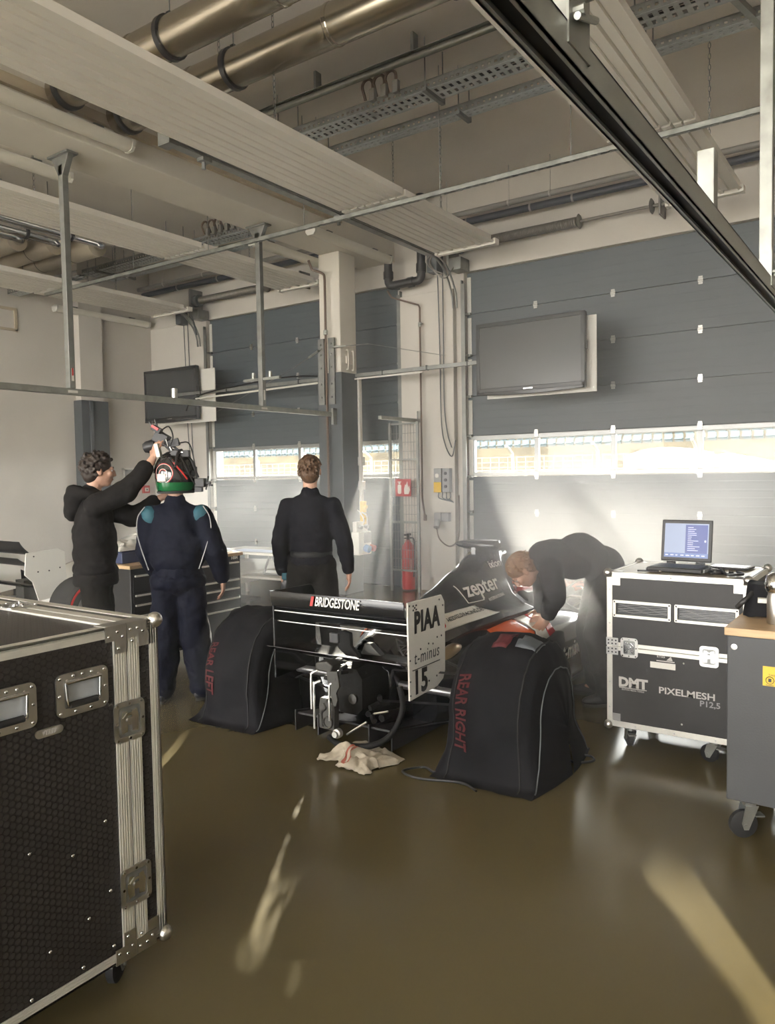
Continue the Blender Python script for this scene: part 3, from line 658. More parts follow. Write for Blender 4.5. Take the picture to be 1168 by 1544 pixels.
k = B(); k.prism([(.02, -.09), (.09, -.09), (.115, -.03), (.10, .03), (.085, 0), (.07, .09), (.045, .03), (.035, .05), (.015, -.02)], lambda a, b, h: (a, h, b), -.002, 0); k.obj('flame_symbol', M['whitep'], t)
# door control boxes right of the pilaster
t = thing('control_box', 'grey door control box with yellow lower half on the pilaster', 'control box', (-5.42, 9.17, 1.55))
B().b2((-.10, -.09, -.16), (.02, .01, .17)).obj('left_case', M['grey'], t, bevel=.008)
B().b2((-.10, -.095, -.16), (.02, -.088, -.02)).obj('yellow_cover', M['yellow'], t, bevel=.003)
B().cyl((-.04, -.088, .07), (-.04, -.105, .07), .03, 14).obj('rotary_switch', M['whitep'], t, smooth=40)
B().b2((.03, -.08, -.16), (.14, .01, .17)).obj('right_case', M['grey'], t, bevel=.008)
k = B()
for i in range(3): k.cyl((.085, -.08, .10 - i * .09), (.085, -.092, .10 - i * .09), .022, 12)
k.obj('push_buttons', M['black'], t, smooth=40)
k = B()
for i in range(4): k.tube(smooth_path([(-.06 + i * .06, -.02, -.16), (-.06 + i * .06, -.02, -.24), (.10, -.015, -.28 + .01 * i), (.17, -.012, -.30)], 3), .007, 6)
k.obj('cable', M['greyp'], t, smooth=60)
t = thing('wall_sockets', 'grey wall sockets with plugged-in cable low on the pilaster', 'socket', (-5.42, 9.17, 1.05))
for dx in (-.06, .06):
    B().b2((dx - .055, -.07, -.06), (dx + .055, .01, .06)).obj('socket_box', M['grey'], t, bevel=.006)
B().cyl((-.05, -.08, -.05), (-.03, -.15, -.14), .04, 12).obj('plug', M['grey'], t, smooth=40)
k = B(); k.tube(smooth_path([(-.03, -.14, -.14), (0, -.12, -.30), (.12, -.06, -.40), (.24, -.03, -.30), (.26, -.02, 0), (.25, -.01, .3)], 6), .010, 6); k.obj('cable', M['rust'], t, smooth=60)
def hanging(name, lab, pts, cat='cable', r=.008, m='greyp'):
    o = bpy_obj = B().tube(smooth_path(pts, 6), r, 6).obj(name, M[m], None, smooth=60); return tag(o, lab, cat)
hanging('pull_cord', 'long looped door chain cord hanging down the pilaster beside the right door', [(-5.44, 9.12, 4.45), (-5.43, 9.14, 3.4), (-5.42, 9.14, 2.4), (-5.36, 9.13, 2.05), (-5.25, 9.12, 1.88), (-5.20, 9.14, 2.1)])
hanging('pull_cord', 'second cord of the door chain, the right strand on the pilaster', [(-5.36, 9.12, 4.45), (-5.37, 9.14, 3.4), (-5.37, 9.14, 2.6), (-5.32, 9.13, 2.2), (-5.25, 9.12, 2.0)])
hanging('pull_cord', 'pair of dark cords hanging in the left corner above the television, left strand', [(-10.62, 9.15, 4.35), (-10.62, 9.17, 3.6), (-10.60, 9.17, 2.4), (-10.5, 9.17, 1.6), (-10.40, 9.17, 1.4)])
hanging('pull_cord', 'pair of dark cords hanging in the left corner above the television, right strand', [(-10.52, 9.15, 4.35), (-10.52, 9.17, 3.6), (-10.50, 9.17, 2.2), (-10.42, 9.17, 1.5)])
t = thing('door_motor', 'dark door drive with cable loops at the top left corner of the right door', 'motor', (-5.42, 9.05, 4.52))
k = B(); k.b2((-.10, -.08, -.16), (.06, .10, .16)); k.obj('casing', M['greyp'], t, bevel=.01)
k = B(); k.tube(smooth_path([(.02, -.09, .1), (-.02, -.12, -.05), (.08, -.14, -.2), (.2, -.1, -.28), (.3, -.05, -.15)], 5), .012, 6); k.tube(smooth_path([(.0, -.09, .08), (-.06, -.13, -.02), (.02, -.15, -.14), (.16, -.1, -.22)], 5), .010, 6); k.obj('cable_loop', M['greypipe'], t, smooth=60)
t = thing('door_motor', 'dark door drive with hanging cords in the left corner above the television', 'motor', (-10.56, 9.05, 4.42))
B().b2((-.08, -.06, -.12), (.06, .10, .12)).obj('casing', M['greyp'], t, bevel=.01)
B().tube(smooth_path([(.06, 0, .1), (.2, -.05, .12), (.35, -.05, -.1), (.4, -.02, -.35)], 5), .018, 6).obj('cable_loop', M['greyp'], t, smooth=60)
t = thing('fire_call_point', 'small red fire alarm call point on the cream left wall behind the men', 'alarm', (XL + .02, 9.05, 1.45))
B().b2((-.02, -.07, -.07), (.03, .07, .07)).obj('case', M['red'], t, bevel=.006)
B().b2((.03, -.04, -.04), (.034, .04, .03)).obj('glass_plate', M['whitep'], t)
B().cyl((.034, 0, -.005), (.038, 0, -.005), .014, 10).obj('button', M['black'], t)
t = thing('wall_frame', 'empty white frame on the left wall beside the grey cladding', 'frame', (XL + .03, 8.72, 1.70))
k = B(); k.b2((-.03, -.16, -.14), (.02, -.13, .14)); k.b2((-.03, .13, -.14), (.02, .16, .14)); k.b2((-.03, -.16, .11), (.02, .16, .14)); k.b2((-.03, -.16, -.14), (.02, .16, -.11)); k.obj('frame', M['whitep'], t)
B().b2((-.03, -.13, -.11), (-.02, .13, .11)).obj('backing', M['grey'], t)
# ================================================================== RACE CAR
M['carbon'] = mat('black_paint', (.012, .013, .015), .16, spec=.6, coat=.6)
M['carbonm'] = mat('carbon_matt', (.015, .015, .016), .38, var=.1, vs=60)
M['carwhite'] = mat('white_paint', (.74, .72, .66), .25, coat=.4)
M['orange'] = mat('orange_red_paint', (.66, .11, .025), .22, coat=.5)
M['carred'] = mat('red_paint', (.45, .02, .02), .25, coat=.4)
M['ink'] = mat('black_lettering', (.01, .01, .01), .4)
M['inkw'] = mat('white_lettering', (.78, .76, .70), .4)
M['inkg'] = mat('grey_lettering', (.50, .48, .45), .45)
M['cover'] = mat('tyre_blanket_cloth', (.011, .011, .013), .7, var=.12, vs=5, bump=.45, bs=9, spec=.1)
M['coverink'] = mat('dark_red_print', (.075, .006, .009), .75)
M['seam'] = mat('blanket_seam', (.006, .006, .007), .7)
M['alloy'] = mat('cast_alloy', (.075, .074, .068), .5, .6, var=.12, vs=18)
M['oily'] = mat('oily_black_casting', (.010, .010, .010), .6, spec=.2, var=.3, vs=20, bump=.3, bs=40)
M['rim'] = mat('wheel_rim', (.30, .30, .31), .3, .9)
M['exh'] = mat('exhaust_steel', (.32, .24, .15), .32, .9, var=.2, vs=6)
CAR = thing('race_car', 'black open-wheel racing car with white rear wing endplate standing in the middle of the garage', 'race car', (-2.84, 3.92, 0), R(1.0))
def interp(tab, y): # tab rows: (y, values...)
    if y <= tab[0][0]: return tab[0][1:]
    for a, b in zip(tab, tab[1:]):
        if y <= b[0]:
            t = (y - a[0]) / (b[0] - a[0]); t = t * t * (3 - 2 * t) * .5 + t * .5
            return [p + (q - p) * t for p, q in zip(a[1:], b[1:])]
    return tab[-1][1:]
# engine cover: rows y, ridge z, ridge half width, waist z, waist half width, shoulder z, shoulder half width
EC = [(-.10, .62, .03, .54, .08, .44, .17), (.35, .68, .035, .60, .12, .53, .28), (.69, .81, .035, .69, .14, .58, .34), (1.12, .93, .05, .77, .17, .60, .40), (1.40, 1.02, .085, .82, .175, .60, .42), (1.62, 1.055, .12, .84, .175, .60, .42)]
def ec_sec(y):
    rz, rw, wz, ww, sz, sw = interp(EC, y); P = []
    half = [(0, rz), (rw * .7, rz - .008), (rw, rz - .03), (rw + (ww - rw) * .5, (rz + wz) / 2), (ww, wz), (ww + (sw - ww) * .25, wz + (sz - wz) * .55), (ww + (sw - ww) * .6, wz + (sz - wz) * .85), (sw, sz), (sw + .01, sz - .20)]
    return [Vector((-a, y, b)) for a, b in half[::-1]] + [Vector((a, y, b)) for a, b in half[1:]]
ys = [-.10 + 1.72 * i / 26 for i in range(27)]
k = B(); k.loft([ec_sec(y) for y in ys], cap=False, closed=False); ecov = k.obj('engine_cover', M['carbon'], CAR, smooth=60, solid=.008)
# airbox mouth
k = B(); ring = [(0, 1.055), (.085, 1.045), (.12, 1.0), (.125, .93), (.10, .87), (0, .85), (-.10, .87), (-.125, .93), (-.12, 1.0), (-.085, 1.045)]
k.loft([[Vector((a * s, y, .95 + (b - .95) * s)) for a, b in ring] for y, s in ((1.50, 1.0), (1.66, 1.06), (1.72, 1.02), (1.70, .90), (1.55, .72))], cap=False); k.obj('airbox_inlet', M['carbon'], CAR, smooth=50)
k = B(); k.loft([[Vector((a * .72, 1.55 + o, .95 + (b - .95) * .72)) for a, b in ring] for o in (0, .01)]); k.obj('inlet_mesh', M['carbonm'], CAR)
k = B(); k.loft([[Vector((s * a, 1.44 + b, z)) for a, b in ((-.018, -.07), (.018, -.07), (.022, 0), (.018, .07), (-.018, .07), (-.022, 0))] for z, s in ((.98, 1.6), (1.02, 1.0), (1.07, 1.0))]); k.obj('camera_post', M['carbon'], CAR, smooth=40)
k = B(); k.loft([[Vector((x, 1.46 + .075 * s * math.cos(q), 1.085 + .040 * s * math.sin(q))) for q in [2 * PI * j / 14 for j in range(14)]] for x, s in ((-.20, .2), (-.17, .55), (-.10, .95), (.12, 1), (.165, .95), (.178, .5))]); k.obj('camera_bar', M['carbon'], CAR, smooth=50)
# sidepods
SP = [(.10, .40, .40, .30, .08), (.40, .52, .46, .36, .08), (.75, .62, .52, .44, .08), (1.10, .70, .555, .46, .08), (1.60, .74, .565, .47, .07), (1.95, .74, .56, .46, .07), (2.05, .71, .54, .44, .09)]
def sp_sec(y, sg):
    w, zt, zs, zb = interp(SP, y); i0 = .22
    return [Vector((sg * a, y, b)) for a, b in ((i0, zt + .03), (i0 + (w - i0) * .55, zt), (w - .06, zt - .025), (w - .012, zs), (w, zs - .12), (w - .01, zb + .06), (w - .05, zb), (i0, zb))]
for sg in (1, -1):
    k = B(); k.loft([sp_sec(y, sg) for y in [.10 + 1.95 * i / 18 for i in range(19)]]); k.obj('sidepod', M['carbon'], CAR, smooth=50)
    # orange, white and red flash lying on the pod top
    def flash(y0, y1, m, nm, a0, a1, off):
        k = B()
        def P(u, v):
            x = a0 + (a1 - a0) * v; y = y0 + (y1 - y0) * u + (.30 * (1 - v)); w, zt, zs, zb = interp(SP, min(max(y, .1), 2.0)); i0 = .22; d = (x - i0) / (w - i0)
            z = zt + .03 * (1 - d / .55) if d < .55 else (zt - .025 * (d - .55) / .37 if d < .92 else zs + (zt - .025 - zs) * max(0, (1 - d) / .08))
            return Vector((sg * min(x, w - .005), y, z + off))
        k.grid(P, 10, 8); return k.obj(nm, M[m], CAR, smooth=180, solid=.004)
    flash(.62, 1.00, 'orange', 'orange_flash', .28, .70, .006); flash(1.02, 1.18, 'carwhite', 'white_flash', .26, .70, .006); flash(1.19, 1.29, 'carred', 'red_flash', .26, .70, .006)
    k = B(); k.b2((sg * .24, 2.02, .12), (sg * .68, 2.06, .50)); k.obj('radiator_inlet', M['carbonm'], CAR)
    k = B(); k.loft([[Vector((sg * x, y + a, z + b)) for a, b in ((-.05, 0), (0, .018), (.05, 0), (0, -.012))] for x, y, z in ((.30, 1.95, .62), (.50, 1.93, .60), (.72, 1.85, .52))]); k.obj('pod_fin', M['carbon'], CAR, smooth=40)
    txt('t-minus', .17, M['inkw'], CAR, (sg * .742, 1.55, .32), (0, sg, 0), (0, 0, 1), shear=.25, sx=.9, bold=.01)
    # bargeboards
    for yy, zt in ((2.18, .70), (2.52, .74)):
        k = B(); k.prism([(yy - .09, .08), (yy + .10, .08), (yy + .09, zt - .04), (yy + .05, zt), (yy - .05, zt), (yy - .08, zt - .05)], lambda a, b, h: (sg * (.70 + h), a, b), -.012, .012); k.obj('bargeboard', M['carbon'], CAR, bevel=.008)
# monocoque and nose
TB = [(1.55, .34, .56, .10), (1.9, .30, .55, .09), (2.6, .27, .56, .09), (3.2, .20, .55, .14), (3.9, .13, .46, .20), (4.5, .08, .36, .24), (4.7, .03, .31, .27)]
def tb_sec(y):
    w, zt, zb = interp(TB, y); return [Vector((a * w, y, zb + (zt - zb) * b)) for a, b in ((-1, .15), (-1, .75), (-.8, .96), (-.3, 1), (.3, 1), (.8, .96), (1, .75), (1, .15), (.7, 0), (-.7, 0))]
k = B(); k.loft([tb_sec(1.55 + .05 * i) for i in range(6)] + [tb_sec(1.9 + .1 * i) for i in range(29)]); k.obj('monocoque', M['carbon'], CAR, smooth=50)
k = B(); k.loft([[Vector((a * w, y, zt + .008 + b)) for a, b in ((-.9, -.06), (-.5, 0), (.5, 0), (.9, -.06))] for y, w, zt in ((2.70, .27, .58), (3.1, .23, .565), (3.6, .17, .52), (4.3, .1, .40))], cap=False, closed=False); k.obj('orange_nose_panel', M['orange'], CAR, smooth=40, solid=.006)
k = B(); k.prism([(.27 * math.cos(q), .58 + .18 * math.sin(q)) for q in [PI * j / 12 for j in range(13)]], lambda a, b, h: (a, h, b), 2.66, 2.72); k.obj('cockpit_cowl', M['orange'], CAR, smooth=50)
k = B(); k.tube([(.13 * math.cos(q), 2.655, .63 + .06 * math.sin(q)) for q in [2 * PI * j / 16 for j in range(12)]], .016, 6); k.obj('white_swoosh', M['carwhite'], CAR, smooth=60)
# cockpit surround, headrest, wheel, mirrors
for sg in (1, -1):
    k = B(); k.loft([[Vector((sg * x, y, z)) for x, z in ((.24, .55), (.24, zt), (.285, zt + .015), (.33, zt), (.34, .55))] for y, zt in ((1.66, .70), (1.80, .69), (2.1, .64), (2.5, .62), (2.7, .60))]); k.obj('cockpit_side', M['carbon'], CAR, smooth=50)
    B().b2((sg * .20, 1.70, .52), (sg * .275, 2.02, .73)).obj('headrest_pad', M['carred'], CAR, bevel=.02)
    k = B(); k.cyl((sg * .28, 2.62, .60), (sg * .42, 2.66, .70), .009, 6); k.obj('mirror_stalk', M['carbon'], CAR)
    k = B(); k.prism(rrect(.17, .075, .03, 4), lambda a, b, h: (sg * .44 + a, h, .72 + b), 2.62, 2.70); k.obj('mirror', M['carbon'], CAR, smooth=40)
    B().prism(rrect(.15, .058, .02, 4), lambda a, b, h: (sg * .44 + a, h, .72 + b), 2.612, 2.62).obj('mirror_glass', M['screen'], CAR)
B().b2((-.20, 1.68, .45), (.20, 1.74, .74)).obj('headrest_back', M['carred'], CAR, bevel=.02)
k = B(); k.tube([(.13 * math.cos(q), 2.42 + .03 * math.sin(q), .60 + .11 * math.sin(q)) for q in [2 * PI * j / 20 for j in range(20)]], .017, 8, closed=True); k.b2((-.07, 2.41, .56), (.07, 2.44, .65)); k.b2((-.12, 2.415, .585), (.12, 2.435, .62)); k.obj('steering_wheel', M['carbonm'], CAR, smooth=50)
k = B(); k.b2((-.17, 2.50, .54), (.17, 2.56, .68)); k.obj('dashboard', M['carbonm'], CAR, bevel=.015)
B().b2((-.09, 2.49, .59), (.09, 2.50, .65)).obj('dash_display', M['grey'], CAR)
# logos on the engine cover flank
def ec_wrap(y0, z0, sl, sh): # lays flat lettering on the flank, measured along the section
    def f(a, b, c):
        y = y0 + a; half = ec_sec(min(max(y, -.1), 1.62))[8:]; z = z0 + sl * a
        cum = [0.0]
        for q, r in zip(half, half[1:]): cum.append(cum[-1] + (r - q).length)
        s0 = cum[-1]
        for i_, (q, r) in enumerate(zip(half, half[1:])):
            if r.z <= z <= q.z: s0 = cum[i_] + (cum[i_ + 1] - cum[i_]) * (q.z - z) / max(1e-6, q.z - r.z); break
        s_ = min(max(s0 - b, 0.0), cum[-1])
        for i_ in range(len(half) - 1):
            if s_ <= cum[i_ + 1]:
                t = (s_ - cum[i_]) / max(1e-6, cum[i_ + 1] - cum[i_]); q, r = half[i_], half[i_ + 1]; P = q + (r - q) * t; d = r - q; n = Vector((-d.z, 0, d.x)).normalized(); break
        if n.x < 0: n = -n
        return Vector((P.x, y, P.z)) + n * (.007 + c)
    return f
# white band
bandf = ec_wrap(.62, .62, .06, 0)
k = B(); k.grid(lambda u, v: bandf(-.36 + .80 * u - .16 * (v - .5) * (u > .9), (v - .5) * .14, .0), 24, 8); k.obj('white_band', M['carwhite'], CAR, smooth=180, solid=.003)
wf = ec_wrap(.82, .640, .06, 0); txt('HEIDFELDRACING.DE', .052, M['ink'], CAR, (0, 0, 0), (1, 0, 0), (0, 1, 0), sx=.80, bold=.012, wrap=lambda a, b, c: wf(a, b, c + .004))
k = B(); rf = ec_wrap(.52, .62, .06, 0); arcp = [(.065 * math.cos(q), .06 * math.sin(q)) for q in [-PI / 2.5 + PI * .95 * j / 12 for j in range(13)]]
vs = [rf(a, b, .004) for a, b in arcp] + [rf(a * .62 - .012, b * .7, .004) for a, b in arcp]; k.add(vs, [(i, i + 1, 13 + i + 1, 13 + i) for i in range(12)]); k.obj('red_swoosh', M['carred'], CAR, solid=.002)
zf = ec_wrap(1.18, .795, .05, 0); txt('zepter', .17, M['inkw'], CAR, (0, 0, 0), (1, 0, 0), (0, 1, 0), sx=.98, bold=.018, wrap=lambda a, b, c: zf(a, b, c + .003))
zf2 = ec_wrap(1.30, .705, .07, 0); txt('INTERNATIONAL', .036, M['inkw'], CAR, (0, 0, 0), (1, 0, 0), (0, 1, 0), sx=.85, wrap=lambda a, b, c: zf2(a, b, c + .003))
k = B(); zf3 = ec_wrap(1.18, .79, .05, 0)
for p, q in (((-.27, .07), (-.25, -.09)), ((-.25, -.09), (-.06, -.095)), ((-.06, -.095), (-.06, -.05))):
    k.tube([zf3(p[0] + (q[0] - p[0]) * i / 6, p[1] + (q[1] - p[1]) * i / 6, .003) for i in range(7)], .004, 4)
k.obj('logo_frame', M['inkw'], CAR)
xf = ec_wrap(1.46, .935, .05, 0); txt('ixion', .085, M['inkw'], CAR, (0, 0, 0), (1, 0, 0), (0, 1, 0), sx=.95, bold=.015, wrap=lambda a, b, c: xf(min(a, .14), b, c + .004))
# rear wing
def foil(y, z, ch, ang, th=.012, n=9, camber=.10):
    c, s_ = math.cos(ang), math.sin(ang); up_ = []; lo = []
    for i in range(n):
        t = i / (n - 1); yy = -ch * t; zz = camber * ch * 4 * t * (1 - t) * -1; thk = th * (math.sqrt(t + .02) * (1 - t) * 2.2 + .08)
        up_.append((yy, zz + thk)); lo.append((yy, zz - thk))
    return [(y + a * c + b * s_, z - a * s_ + b * c) for a, b in up_ + lo[::-1]]
def elem(nm, y, z, ch, ang, m='carbon', x0=-.515, x1=.478, **kw):
    k = B(); k.prism(foil(y, z, ch, R(ang), **kw), lambda a, b, h: (h, a, b), x0, x1); return k.obj(nm, M[m], CAR, smooth=40)
elem('wing_flap', -.34, .815, .13, 66); elem('wing_mid_flap', -.24, .735, .14, 48); elem('wing_main_plane', .02, .70, .30, 16); elem('beam_wing', -.10, .545, .34, 8, th=.014)
k = B(); k.b2((-.515, -.402, .924), (.478, -.392, .934)); k.obj('gurney_strip', M['carbon'], CAR)
k = B()
for z in (.805, .735): k.b2((-.51, -.365 + (.805 - z) * .4, z - .003), (.475, -.36 + (.805 - z) * .4, z + .002))
k.obj('slot_edge', M['alu'], CAR)
EP = [(-.37, .93), (0.01, .925), (.045, .88), (.05, .70), (.045, .46), (.02, .415), (-.05, .385), (-.36, .37)]
k = B(); k.prism(EP, lambda a, b, h: (h, a, b), .478, .490); k.obj('endplate', M['carwhite'], CAR, bevel=.003)
k = B(); k.prism(EP, lambda a, b, h: (h, a, b), -.527, -.515); k.obj('endplate', M['carbon'], CAR, bevel=.003)
k = B()
for a, b in ((-.355, .91), (-.02, .90), (.02, .86), (-.355, .60), (-.355, .48), (-.355, .40), (-.24, .645), (-.15, .66), (-.10, .65), (-.05, .68), (0.0, .68), (-.15, .44), (-.06, .45)): k.cyl((.490, a, b), (.4925, a, b), .006, 8)
tag(k.obj('endplate_screws', M['ink'], CAR), kind='stuff')
txt('PIAA', .165, M['ink'], CAR, (.4915, -.165, .80), (0, 1, 0), (0, 0, 1), bold=.045, sx=.78, spacing=1.08)
txt('t-minus', .105, M['ink'], CAR, (.491, -.17, .60), (0, 1, 0), (0, 0, 1), sx=.80, shear=.15, spacing=1.12)
B().b2((.490, -.33, .535), (.4915, -.02, .540)).obj('underline', M['ink'], CAR)
txt('15', .185, M['ink'], CAR, (.4915, -.245, .455), (0, 1, 0), (0, 0, 1), bold=.035, sx=.85, spacing=1.08)
k = B()
for q in range(3):
    for r_ in range(3):
        if (q + r_) % 2 == 0: k.b2((.490, -.32 + q * .016, .875 + r_ * .012), (.4915, -.306 + q * .016, .885 + r_ * .012))
tag(k.obj('chequer_mark', M['ink'], CAR), kind='stuff')
txt('BRIDGESTONE', .078, M['inkw'], CAR, (.02, -.4085, .893), (1, 0, 0), (0, .25, 1), bold=.018, sx=.64)
k = B(); k.prism([(-.185, .865), (-.165, .865), (-.150, .925), (-.17, .925)], lambda a, b, h: (a, h, b), -.410, -.405); k.obj('red_slash', M['carred'], CAR)
# gearbox, crash structure and running gear at the rear
k = B(); k.loft([[Vector((a * w, y, .34 + b * h)) for a, b in ((-1, -.7), (-1, .6), (-.6, 1), (.6, 1), (1, .6), (1, -.7), (.6, -1), (-.6, -1))] for y, w, h in ((.55, .20, .22), (.2, .17, .2), (-.05, .14, .18), (-.28, .10, .14))]); k.obj('gearbox', M['oily'], CAR, smooth=35)
k = B()
for i in range(26):
    a = random.Random(i * 3 + 1); x = a.uniform(-.16, .20); z = a.uniform(.17, .50); y = a.uniform(-.30, -.10)
    k.cyl((x, y, z), (x + a.uniform(-.03, .03), y - a.uniform(.02, .06), z + a.uniform(-.02, .02)), a.uniform(.008, .024), 8)
tag(k.obj('gearbox_fittings', M['oily'], CAR, smooth=40), kind='stuff')
# rear jack bracket and alloy plates hung below the beam wing
k = B(); k.prism([(-.02, .50), (.06, .51), (.075, .42), (.05, .38), (.06, .34), (.045, .30), (.03, .30), (.015, .34), (-.005, .38)], lambda a, b, h: (a, h, b), -.47, -.455); k.cyl((.045, -.472, .46), (.045, -.452, .46), .008, 10); k.obj('alloy_plate', M['alloy'], CAR, bevel=.003)
k = B(); k.prism([(-.10, .145), (.015, .14), (.02, .31), (-.03, .31), (-.035, .33), (-.09, .33), (-.10, .28)], lambda a, b, h: (a, h, b), -.45, -.40); k.obj('starter_housing', M['alloy'], CAR, bevel=.008)
k = B(); k.tube([(-.03 + .033 * math.cos(q), -.452, .19 + .033 * math.sin(q)) for q in [2 * PI * j / 14 for j in range(14)]], .007, 6, closed=True); k.tube(smooth_path([(-.07, -.452, .16), (-.075, -.452, .24), (-.045, -.452, .27), (-.06, -.452, .30)], 5), .007, 6); k.obj('housing_rib', M['alloy'], CAR, smooth=60)
for sx, zt in ((-.135, .48), (-.115, .42), (.0, .43)):
    k = B(); k.tube(smooth_path([(sx, -.47, zt - .22), (sx, -.47, zt - .03), (sx + .01, -.465, zt), (sx + .04, -.455, zt + .015)], 5), .008, 6); k.obj('lever_rod', M['alu'], CAR, smooth=60)
B().cyl((-.125, -.46, .14), (-.125, -.46, .42), .007, 6).obj('push_rod', M['alu'], CAR)
k = B(); k.prism([(-.11, .50), (.01, .49), (.03, .535), (-.02, .56), (-.10, .545)], lambda a, b, h: (a, h, b), -.47, -.38); k.obj('crash_structure', M['alloy'], CAR, bevel=.01)
k = B(); k.lathe([(0, 0), (.028, 0), (.028, .03), (.018, .035), (.018, .05), (0, .05)], (.03, -.42, .13), (0, -1, 0), 14); k.obj('starter_shaft', M['alu'], CAR, smooth=40)
k = B(); k.lathe([(0, 0), (.030, 0), (.030, .02), (0, .024)], (.10, -.36, .33), (0, -1, 0), 14); k.obj('cap', M['alloy'], CAR, smooth=40)
k = B(); k.prism([(-.06, .60), (-.06, .70), (-.02, .71), (.03, .70), (.035, .62), (.10, .56), (.0, .56)], lambda a, b, h: (a, h, b), -.30, -.27); k.obj('wing_pylon', M['oily'], CAR, bevel=.004)
B().b2((-.035, -.42, .66), (.035, -.40, .72)).obj('rain_light', M['carbonm'], CAR, bevel=.006)
k = B(); k.prism([(.05, .56), (.20, .565), (.12, .63), (.08, .63)], lambda a, b, h: (a, h, b), -.22, -.17); k.obj('alloy_cover', M['alloy'], CAR, bevel=.006)
for x in (.17, .25):
    k = B(); k.tube([(x + .035 * math.cos(q * 2.2), .02 + .03 * q / 3, .60 - .012 * q + .035 * math.sin(q * 2.2)) for q in range(26)], .007, 5); k.obj('damper_spring', M['steel'], CAR, smooth=60)
# suspension, both sides
for sg in (1, -1):
    for a, b in (((.13, -.12, .26), (.72, .02, .28)), ((.17, .35, .24), (.72, .02, .28)), ((.12, -.05, .44), (.72, 0, .47)), ((.15, .4, .45), (.72, 0, .47)), ((.15, .05, .50), (.70, -.03, .25))):
        a = Vector(a); b = Vector(b); d = (b - a).normalized(); w_ = Vector((0, 1, 0)); k = B()
        k.loft([[Vector((sg * (p + w_ * u * .022 + Vector((0, 0, 1)) * v * .007).x, (p + w_ * u * .022).y, (p + Vector((0, 0, 1)) * v * .007).z)) for u, v in ((-1, 0), (0, 1), (1, 0), (0, -1))] for p in (a, b)]); k.obj('wishbone', M['carbonm'], CAR)
    B().cyl((sg * .14, .0, .34), (sg * .74, 0, .34), .025, 12).obj('driveshaft', M['steel'], CAR, smooth=40)
    k = B(); k.tube(smooth_path([(sg * .26, .75, .40), (sg * .30, .55, .46), (sg * .32, .42, .48), (sg * .30, .30, .42), (sg * .24, .26, .34)], 6), .045, 14); k.obj('exhaust_pipe', M['exh'], CAR, smooth=60)
# diffuser and floor
k = B(); k.b2((-.70, .30, .045), (.70, 2.4, .07)); k.hexa([(-.36, -.34, .16), (.36, -.34, .16), (.42, .32, .05), (-.42, .32, .05), (-.36, -.34, .172), (.36, -.34, .172), (.42, .32, .062), (-.42, .32, .062)]); k.obj('floor_pan', M['carbonm'], CAR)
for x in (-.36, -.18, .20, .36):
    k = B(); k.prism([(.3, .05), (-.36, .06), (-.36, .19), (.3, .07)], lambda a, b, h: (x + h, a, b), -.004, .004); k.obj('diffuser_fin', M['carbonm'], CAR)
k = B(); k.tube(smooth_path([(-.05, -.42, .09), (.05, -.44, .07), (.25, -.42, .09), (.36, -.36, .16), (.40, -.30, .30), (.37, -.28, .42)], 6), .018, 8); k.obj('rear_hoop', M['oily'], CAR, smooth=60)
for a, b in (((.07, -.40, .12), (.20, -.38, .21)), ((.24, -.36, .26), (.34, -.36, .29))): B().cyl(a, b, .006, 6).obj('stay_rod', M['alu'], CAR)
# wheels
def wheel(x, y, r, wd):
    k = B(); k.lathe([(r * .6, -wd / 2), (r * .93, -wd / 2), (r, -wd / 2 + .03), (r, wd / 2 - .03), (r * .93, wd / 2), (r * .6, wd / 2)], (x, y, r), (1, 0, 0), 28, closed=True); tyre = k.obj('wheel', M['rubber'], CAR, smooth=40)
    k = B(); k.lathe([(r * .6, -wd / 2 + .01), (r * .55, -wd / 2 + .04), (r * .5, 0), (r * .55, wd / 2 - .04), (r * .6, wd / 2 - .01)], (x, y, r), (1, 0, 0), 24)
    for i in range(8):
        a = 2 * PI * i / 8; s_ = 1 if x > 0 else -1; k.cyl((x + s_ * wd * .3, y, r), (x + s_ * wd * .35, y + math.cos(a) * r * .56, r + math.sin(a) * r * .56), .016, 6)
    k.obj('rim', M['rim'], tyre, smooth=40)
for sg in (1, -1): wheel(sg * .95, 0, .315, .34); wheel(sg * .84, 3.05, .315, .28)
for sg in (1, -1):
    for a, b in (((.22, 2.8, .30), (.72, 3.05, .26)), ((.18, 3.3, .30), (.72, 3.05, .26)), ((.2, 2.85, .50), (.72, 3.05, .42)), ((.16, 3.35, .5), (.72, 3.05, .42))): B().cyl((sg * a[0], a[1], a[2]), (sg * b[0], b[1], b[2]), .014, 6).obj('wishbone', M['alu'], CAR)
# front wing
k = B(); k.prism(foil(4.75, .16, .30, R(8)), lambda a, b, h: (h, a, b), -.85, .85); k.obj('front_wing', M['carwhite'], CAR, smooth=40)
for sg in (1, -1): B().b2((sg * .85, 4.35, .06), (sg * .865, 4.85, .30)).obj('front_endplate', M['carwhite'], CAR)
k = B(); k.b2((-.10, 4.45, .15), (-.085, 4.65, .32)); k.b2((.085, 4.45, .15), (.10, 4.65, .32)); k.obj('nose_pillar', M['carbon'], CAR)

